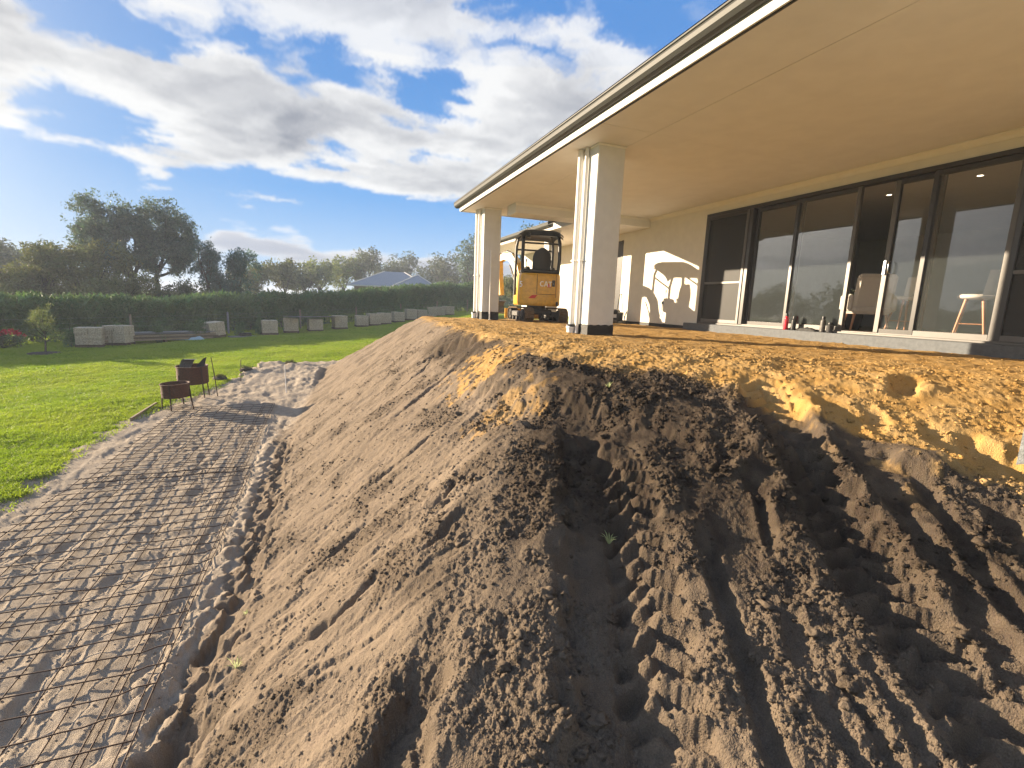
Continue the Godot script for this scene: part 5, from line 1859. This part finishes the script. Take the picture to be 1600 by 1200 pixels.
	b.prism(PackedVector2Array([Vector2(0.0, 0.10), Vector2(0.16, 0.12), Vector2(0.26, 0.0), Vector2(0.22, -0.18), Vector2(0.06, -0.28), Vector2(-0.10, -0.24), Vector2(-0.02, -0.20), Vector2(0.10, -0.17), Vector2(0.17, -0.05), Vector2(0.12, 0.06)]), -0.20, 0.20)
	var bk := obj("bucket", turned(b, Basis(Vector3.UP, PI / 2)), "machine_grey", S, Vector3(0, -0.10, -1.30))
	bk.name = "bucket"
	b = MB.new()
	b.tube([Vector3(0.05, 0.30, -0.15), Vector3(0.10, 0.75, -0.25), Vector3(0.09, 1.15, -0.45), Vector3(0.07, 1.38, -0.85), Vector3(0.05, 1.40, -1.25)], [0.014], 7)
	b.tube([Vector3(-0.05, 0.30, -0.15), Vector3(-0.11, 0.72, -0.28), Vector3(-0.09, 1.12, -0.48), Vector3(-0.07, 1.36, -0.85)], [0.012], 7)
	obj("hose", b.done(), "machine_black", S)

func shifted(ix: PackedInt32Array, by: int) -> PackedInt32Array:
	for k in ix.size():
		ix[k] += by
	return ix

func beam(b: MB, pts: Array, halves: Array, half_w: float) -> void:
	# rectangular box beam along a path in the y-z plane
	var p := []
	for k in pts.size():
		var t: Vector3 = (pts[mini(k + 1, pts.size() - 1)] - pts[maxi(k - 1, 0)]).normalized()
		var up := Vector3.RIGHT.cross(t)
		p.append([pts[k] + up * halves[k], pts[k] - up * halves[k]])
	for k in pts.size() - 1:
		var up: Vector3 = p[k][0] - p[k][1]
		var w := Vector3(half_w, 0, 0)
		b.quad(p[k][0] - w, p[k][0] + w, p[k + 1][0] + w, p[k + 1][0] - w, up)
		b.quad(p[k][1] - w, p[k][1] + w, p[k + 1][1] + w, p[k + 1][1] - w, -up)
		for s in [-1.0, 1.0]:
			b.quad(p[k][0] + w * s, p[k][1] + w * s, p[k + 1][1] + w * s, p[k + 1][0] + w * s, w * s)
	for e in [0, pts.size() - 1]:
		var w := Vector3(half_w, 0, 0)
		b.quad(p[e][0] - w, p[e][0] + w, p[e][1] + w, p[e][1] - w, (pts[0] - pts[1]) if e == 0 else (pts[e] - pts[e - 1]))

func lettering(text: String, height: float, font: Font, material: String, parent: Node3D, at: Vector3, turn: float) -> void:
	var t := TextMesh.new()
	t.text = text
	t.font = font
	t.font_size = 64
	t.pixel_size = height / 64.0 * 1.35
	t.depth = 0.003
	var o := obj("lettering", t, material, parent, at)
	o.rotation.y = turn

# ---------------------------------------------------------------- small things

func build_small_things() -> void:
	var W := WALL_X
	# drink bottles on the sill
	for q in [["red_bottle", "red drink bottle standing on the door sill", -6.58, 0.30, 0.040], ["black_plastic", "black drink bottle beside the red bottle on the door sill", -6.42, 0.25, 0.042], ["machine_grey", "tall dark flask near the open door gap on the sill", -5.86, 0.27, 0.042], ["dark_scrap", "short dark mug beside the tall flask on the sill", -5.73, 0.17, 0.052]]:
		var b := MB.new()
		var h: float = q[3]
		var r: float = q[4]
		var t := thing("drink_bottle", q[1], "bottle", Vector3(W - 0.105, -0.021, q[2]), 0.0, "bottles on the door sill")
		b.lathe([Vector2(0.001, 0.0), Vector2(r * 0.95, 0.0), Vector2(r, 0.012), Vector2(r, h * 0.66), Vector2(r * 0.9, h * 0.74), Vector2(r * 0.62, h * 0.80), Vector2(r * 0.60, h * 0.82)], 18)
		obj("flask", b.done(), q[0], t)
		b = MB.new()
		b.lathe([Vector2(r * 0.66, h * 0.82), Vector2(r * 0.68, h * 0.83), Vector2(r * 0.66, h * 0.99), Vector2(r * 0.5, h), Vector2(0.001, h)], 16)
		obj("cap", b.done(), "black_plastic", t)
	var pts := []
	for i in 13:
		for j in 9:
			var u := i / 12.0 - 0.5
			var v := j / 8.0 - 0.5
			var e := maxf(0.0, 1.0 - 4.0 * u * u) * maxf(0.0, 1.0 - 4.0 * v * v)
			pts.append(Vector3(v * 0.10, 0.002 + 0.07 * sqrt(e) * (0.8 + 0.5 * n_big.get_noise_2d(u * 9.0, v * 6.0)), u * 0.40))
	var g := MB.new()
	g.smooth_grid(pts, 13, 9, false)
	tag(obj("work_glove_heap", g.done(), "dark_scrap", null, Vector3(W - 0.10, -0.021, -6.15)), "crumpled dark cloth lying on the door sill between the bottles", "cloth")
	# white pole against the far pillar
	var b := MB.new()
	b.tube([Vector3(0, -0.02, 0), Vector3(0, 0.9, -0.02), Vector3(0, 1.76, -0.045)], [0.017], 9)
	b.box(Vector3(0, 0.0, 0), Vector3(0.05, 0.03, 0.05), 0.005)
	tag(obj("measuring_pole", b.done(), "white_plastic", null, Vector3(3.93, PAD + 0.005, -11.93)), "slim white measuring pole leaning on the far pillar", "pole")
	# plate compactor against the wall end
	var c := thing("plate_compactor", "black plate compactor with a long handle parked against the wall corner", "compactor", Vector3(7.72, PAD + 0.0, -11.9), 0.5)
	b = MB.new()
	b.prism(PackedVector2Array([Vector2(-0.32, 0.09), Vector2(-0.24, 0.0), Vector2(0.24, 0.0), Vector2(0.32, 0.09), Vector2(0.30, 0.10), Vector2(0.22, 0.03), Vector2(-0.22, 0.03), Vector2(-0.30, 0.10)]), -0.2, 0.2)
	obj("base_plate", b.done(), "machine_black", c)
	b = MB.new()
	b.box(Vector3(0.02, 0.20, 0), Vector3(0.34, 0.26, 0.28), 0.03)
	obj("engine", b.done(), "machine_black", c)
	b = MB.new()
	b.tube([Vector3(-0.05, 0.33, 0), Vector3(0.12, 0.33, 0)], [0.07], 14)
	obj("fuel_tank", b.done(), "machine_grey", c)
	b = MB.new()
	b.tube([Vector3(0.2, 0.12, -0.16), Vector3(0.34, 0.42, -0.16), Vector3(0.44, 0.82, -0.16), Vector3(0.44, 0.86, 0.0), Vector3(0.44, 0.82, 0.16), Vector3(0.34, 0.42, 0.16), Vector3(0.2, 0.12, 0.16)], [0.014], 8)
	obj("handle", b.done(), "machine_black", c)
	b = MB.new()
	b.box(Vector3(-0.15, 0.21, 0.02), Vector3(0.012, 0.10, 0.16), 0.002)
	obj("label_plate", b.done(), "white_plastic", c)
	# weeds on the slope
	for q in [[2.12, -3.30, 0.07, "small pale weed rooted in the dark soil under the pad's edge"], [1.40, -2.06, 0.09, "straggling weed in the shaded rut beside the ridge"], [-0.56, -2.98, 0.10, "tuft of green grass in the furrow at the foot of the slope"], [-0.62, -3.75, 0.05, "sparse grass sprout low on the brown slope"]]:
		var w := thing("weed", q[3], "weed", ground_at(q[0], q[1], -0.01), 0.0, "weeds in the bare soil")
		b = MB.new()
		for k in 12:
			var an := k * 2.4
			var d: Vector3 = Vector3(cos(an), rng.randf_range(0.7, 1.9), sin(an)).normalized() * q[2] * rng.randf_range(0.6, 1.2)
			var s: Vector3 = d.cross(Vector3.UP).normalized() * 0.0035
			var m: Vector3 = d * 0.55 + Vector3(0, 0.01, 0)
			b.quad(-s, s, m + s, m - s, Vector3(0, 0, 1))
			b.tri(m - s, m + s, d - Vector3(0, q[2] * 0.12, 0), Vector3(0, 0, 1))
		obj("blades", b.done(), "leaf_light", w)
	# sods thrown on the mound at the end of the mesh
	var sod := leaf_clump(26, 0.10, 0.11, 0.012, 0.3)
	for q in [[-2.35, -16.6, "turf sod with dry grass lying on top of the sand mound"], [-1.15, -17.5, "turf sod with upright blades at the far end of the mound"], [-2.9, -15.6, "turf sod at the lawn edge behind the drums"]]:
		var s := thing("turf_sod", q[2], "sod", ground_at(q[0], q[1], -0.03), rng.randf() * 3.0, "turf sods on the sand mound")
		b = MB.new()
		var sp := []
		for i in 8:
			for j in 14:
				var th := PI * i / 7.0
				var ph := -TAU * j / 14.0
				var d := Vector3(sin(th) * cos(ph), -cos(th), sin(th) * sin(ph))
				sp.append(d * Vector3(0.20, 0.08, 0.15) * (1.0 + 0.35 * n_big.get_noise_3d(d.x * 2.0 + q[0], d.y * 2.0, d.z * 2.0 + q[1])) + Vector3(0, 0.06, 0))
		b.smooth_grid(sp, 8, 14, true)
		obj("soil", b.done(), "bark", s)
		crown_of(s, "leaf_olive", sod, [[Vector3(0, 0.12, 0), Vector3(0.17, 0.05, 0.13)]], 26, 0.6)

# ---------------------------------------------------------------- grass and loose soil

func build_grass() -> void:
	var tufts := []
	for v in 3:
		var b := MB.new()
		for k in 7:
			var o := Vector3(rng.randf_range(-0.05, 0.05), -0.01, rng.randf_range(-0.05, 0.05))
			var d := Vector3(rng.randf_range(-0.6, 0.6), 1.0, rng.randf_range(-0.6, 0.6)).normalized() * rng.randf_range(0.035, 0.065)
			var s := d.cross(rand_dir()).normalized() * 0.004
			b.quad(o - s, o + s, o + d * 0.6 + s * 0.8, o + d * 0.6 - s * 0.8, d.cross(s))
			b.tri(o + d * 0.6 - s * 0.8, o + d * 0.6 + s * 0.8, o + d + Vector3(d.x, -0.006, d.z) * 0.4, d.cross(s))
		tufts.append(b.done())
	for v in 3:
		var xf := []
		var cols := []
		var tries := 0
		while xf.size() < 62000 and tries < 200000:
			tries += 1
			# denser near by, thinning with distance
			var r := 6.5 * pow(7.5, pow(rng.randf(), 0.75))
			var az := deg_to_rad(rng.randf_range(-36.0, 18.0))
			var x := sin(az) * r
			var z := -cos(az) * r
			earth(x, z, false)
			var keep := e_lawn
			if not keep and x < -2.6 and z > -19.0 and rng.randf() < 0.10:
				# stragglers creeping past the cut edge
				keep = x + 0.35 < lerp_table(-z, LAWN_Q, LAWN_X) + 0.55 and absf(x - lerp_table(-z, LAWN_Q, LAWN_X)) < 0.5
				if keep:
					earth(x, z)
			if not keep:
				continue
			var s := (0.75 + 0.055 * r) * rng.randf_range(0.7, 1.25)
			var bs := Basis(Vector3.UP, rng.randf() * TAU).scaled(Vector3(s, s * (0.55 if r > 14.0 else 0.8), s))
			xf.append(Transform3D(bs, Vector3(x, e_y - 0.004, z)))
			var g := 0.5 + 0.6 * n_big.get_noise_2d(x * 0.35, z * 0.35) + rng.randf_range(-0.35, 0.35)
			cols.append(Color(0.25, 0.35, 0.03).lerp(Color(0.40, 0.44, 0.07), clampf(g, 0.0, 1.0)))
		var gr := scatter("grass", tufts[v], "blade", xf, cols)
		gr.set_meta("label", "short green lawn grass blades")

func clod_mesh(s: int, rows := 6, cols := 9) -> ArrayMesh:
	var b := MB.new()
	var p := []
	for i in rows:
		for j in cols:
			var th := PI * i / (rows - 1.0)
			var ph := -TAU * j / cols
			var d := Vector3(sin(th) * cos(ph), -cos(th), sin(th) * sin(ph))
			p.append(d * Vector3(1.0, 0.7, 0.85) * (1.0 + 0.95 * n_big.get_noise_3d(d.x * 1.4 + s * 7.0, d.y * 1.4, d.z * 1.4)))
	b.smooth_grid(p, rows, cols, true)
	return b.done()

func build_clods() -> void:
	# loose lumps and crumbs, densest where the soil is broken
	for v in 3:
		var xf := []
		var cols := []
		var tries := 0
		while xf.size() < 13000 and tries < 60000:
			tries += 1
			var r := 0.9 * pow(11.0, rng.randf())
			var az := deg_to_rad(rng.randf_range(-30.0, 76.0))
			var x := sin(az) * r
			var z := -cos(az) * r
			earth(x, z)
			if e_lawn or rng.randf() > 0.06 + e_rough * e_rough:
				continue
			var size := 0.0013 * r * pow(rng.randf(), -0.38)
			size = minf(size, 0.010 + 0.009 * e_rough)
			var bs := Basis(rand_dir(), rng.randf() * TAU).scaled(Vector3(size, size * rng.randf_range(0.6, 1.0), size))
			xf.append(Transform3D(bs, Vector3(x, e_y + size * 0.1, z)))
			var k := rng.randf_range(0.75, 1.2)
			cols.append(Color(e_col.r * k, e_col.g * k, e_col.b * k))
		var c := scatter("soil_crumbs", clod_mesh(v), "clod", xf, cols)
		c.set_meta("label", "loose soil crumbs and clods on the bare ground")
	for v in 2:
		var xf := []
		var cols := []
		var tries := 0
		while xf.size() < 420 and tries < 9000:
			tries += 1
			var x := rng.randf_range(0.6, 4.4)
			var z := rng.randf_range(-5.4, -0.5)
			earth(x, z)
			if e_lawn or rng.randf() > e_rough * e_rough:
				continue
			var size := 0.014 * pow(rng.randf(), -0.35)
			size = minf(size, 0.045)
			var bs := Basis(rand_dir(), rng.randf() * TAU).scaled(Vector3(size, size * rng.randf_range(0.55, 0.9), size * rng.randf_range(0.7, 1.0)))
			xf.append(Transform3D(bs, Vector3(x, e_y - size * 0.05, z)))
			var k := rng.randf_range(0.7, 1.15)
			cols.append(Color(e_col.r * k, e_col.g * k, e_col.b * k))
		var c := scatter("soil_clods", clod_mesh(v + 5, 10, 16), "clod", xf, cols)
		c.set_meta("label", "larger broken clods of soil on the ramp")
	print("done ", Time.get_ticks_msec())
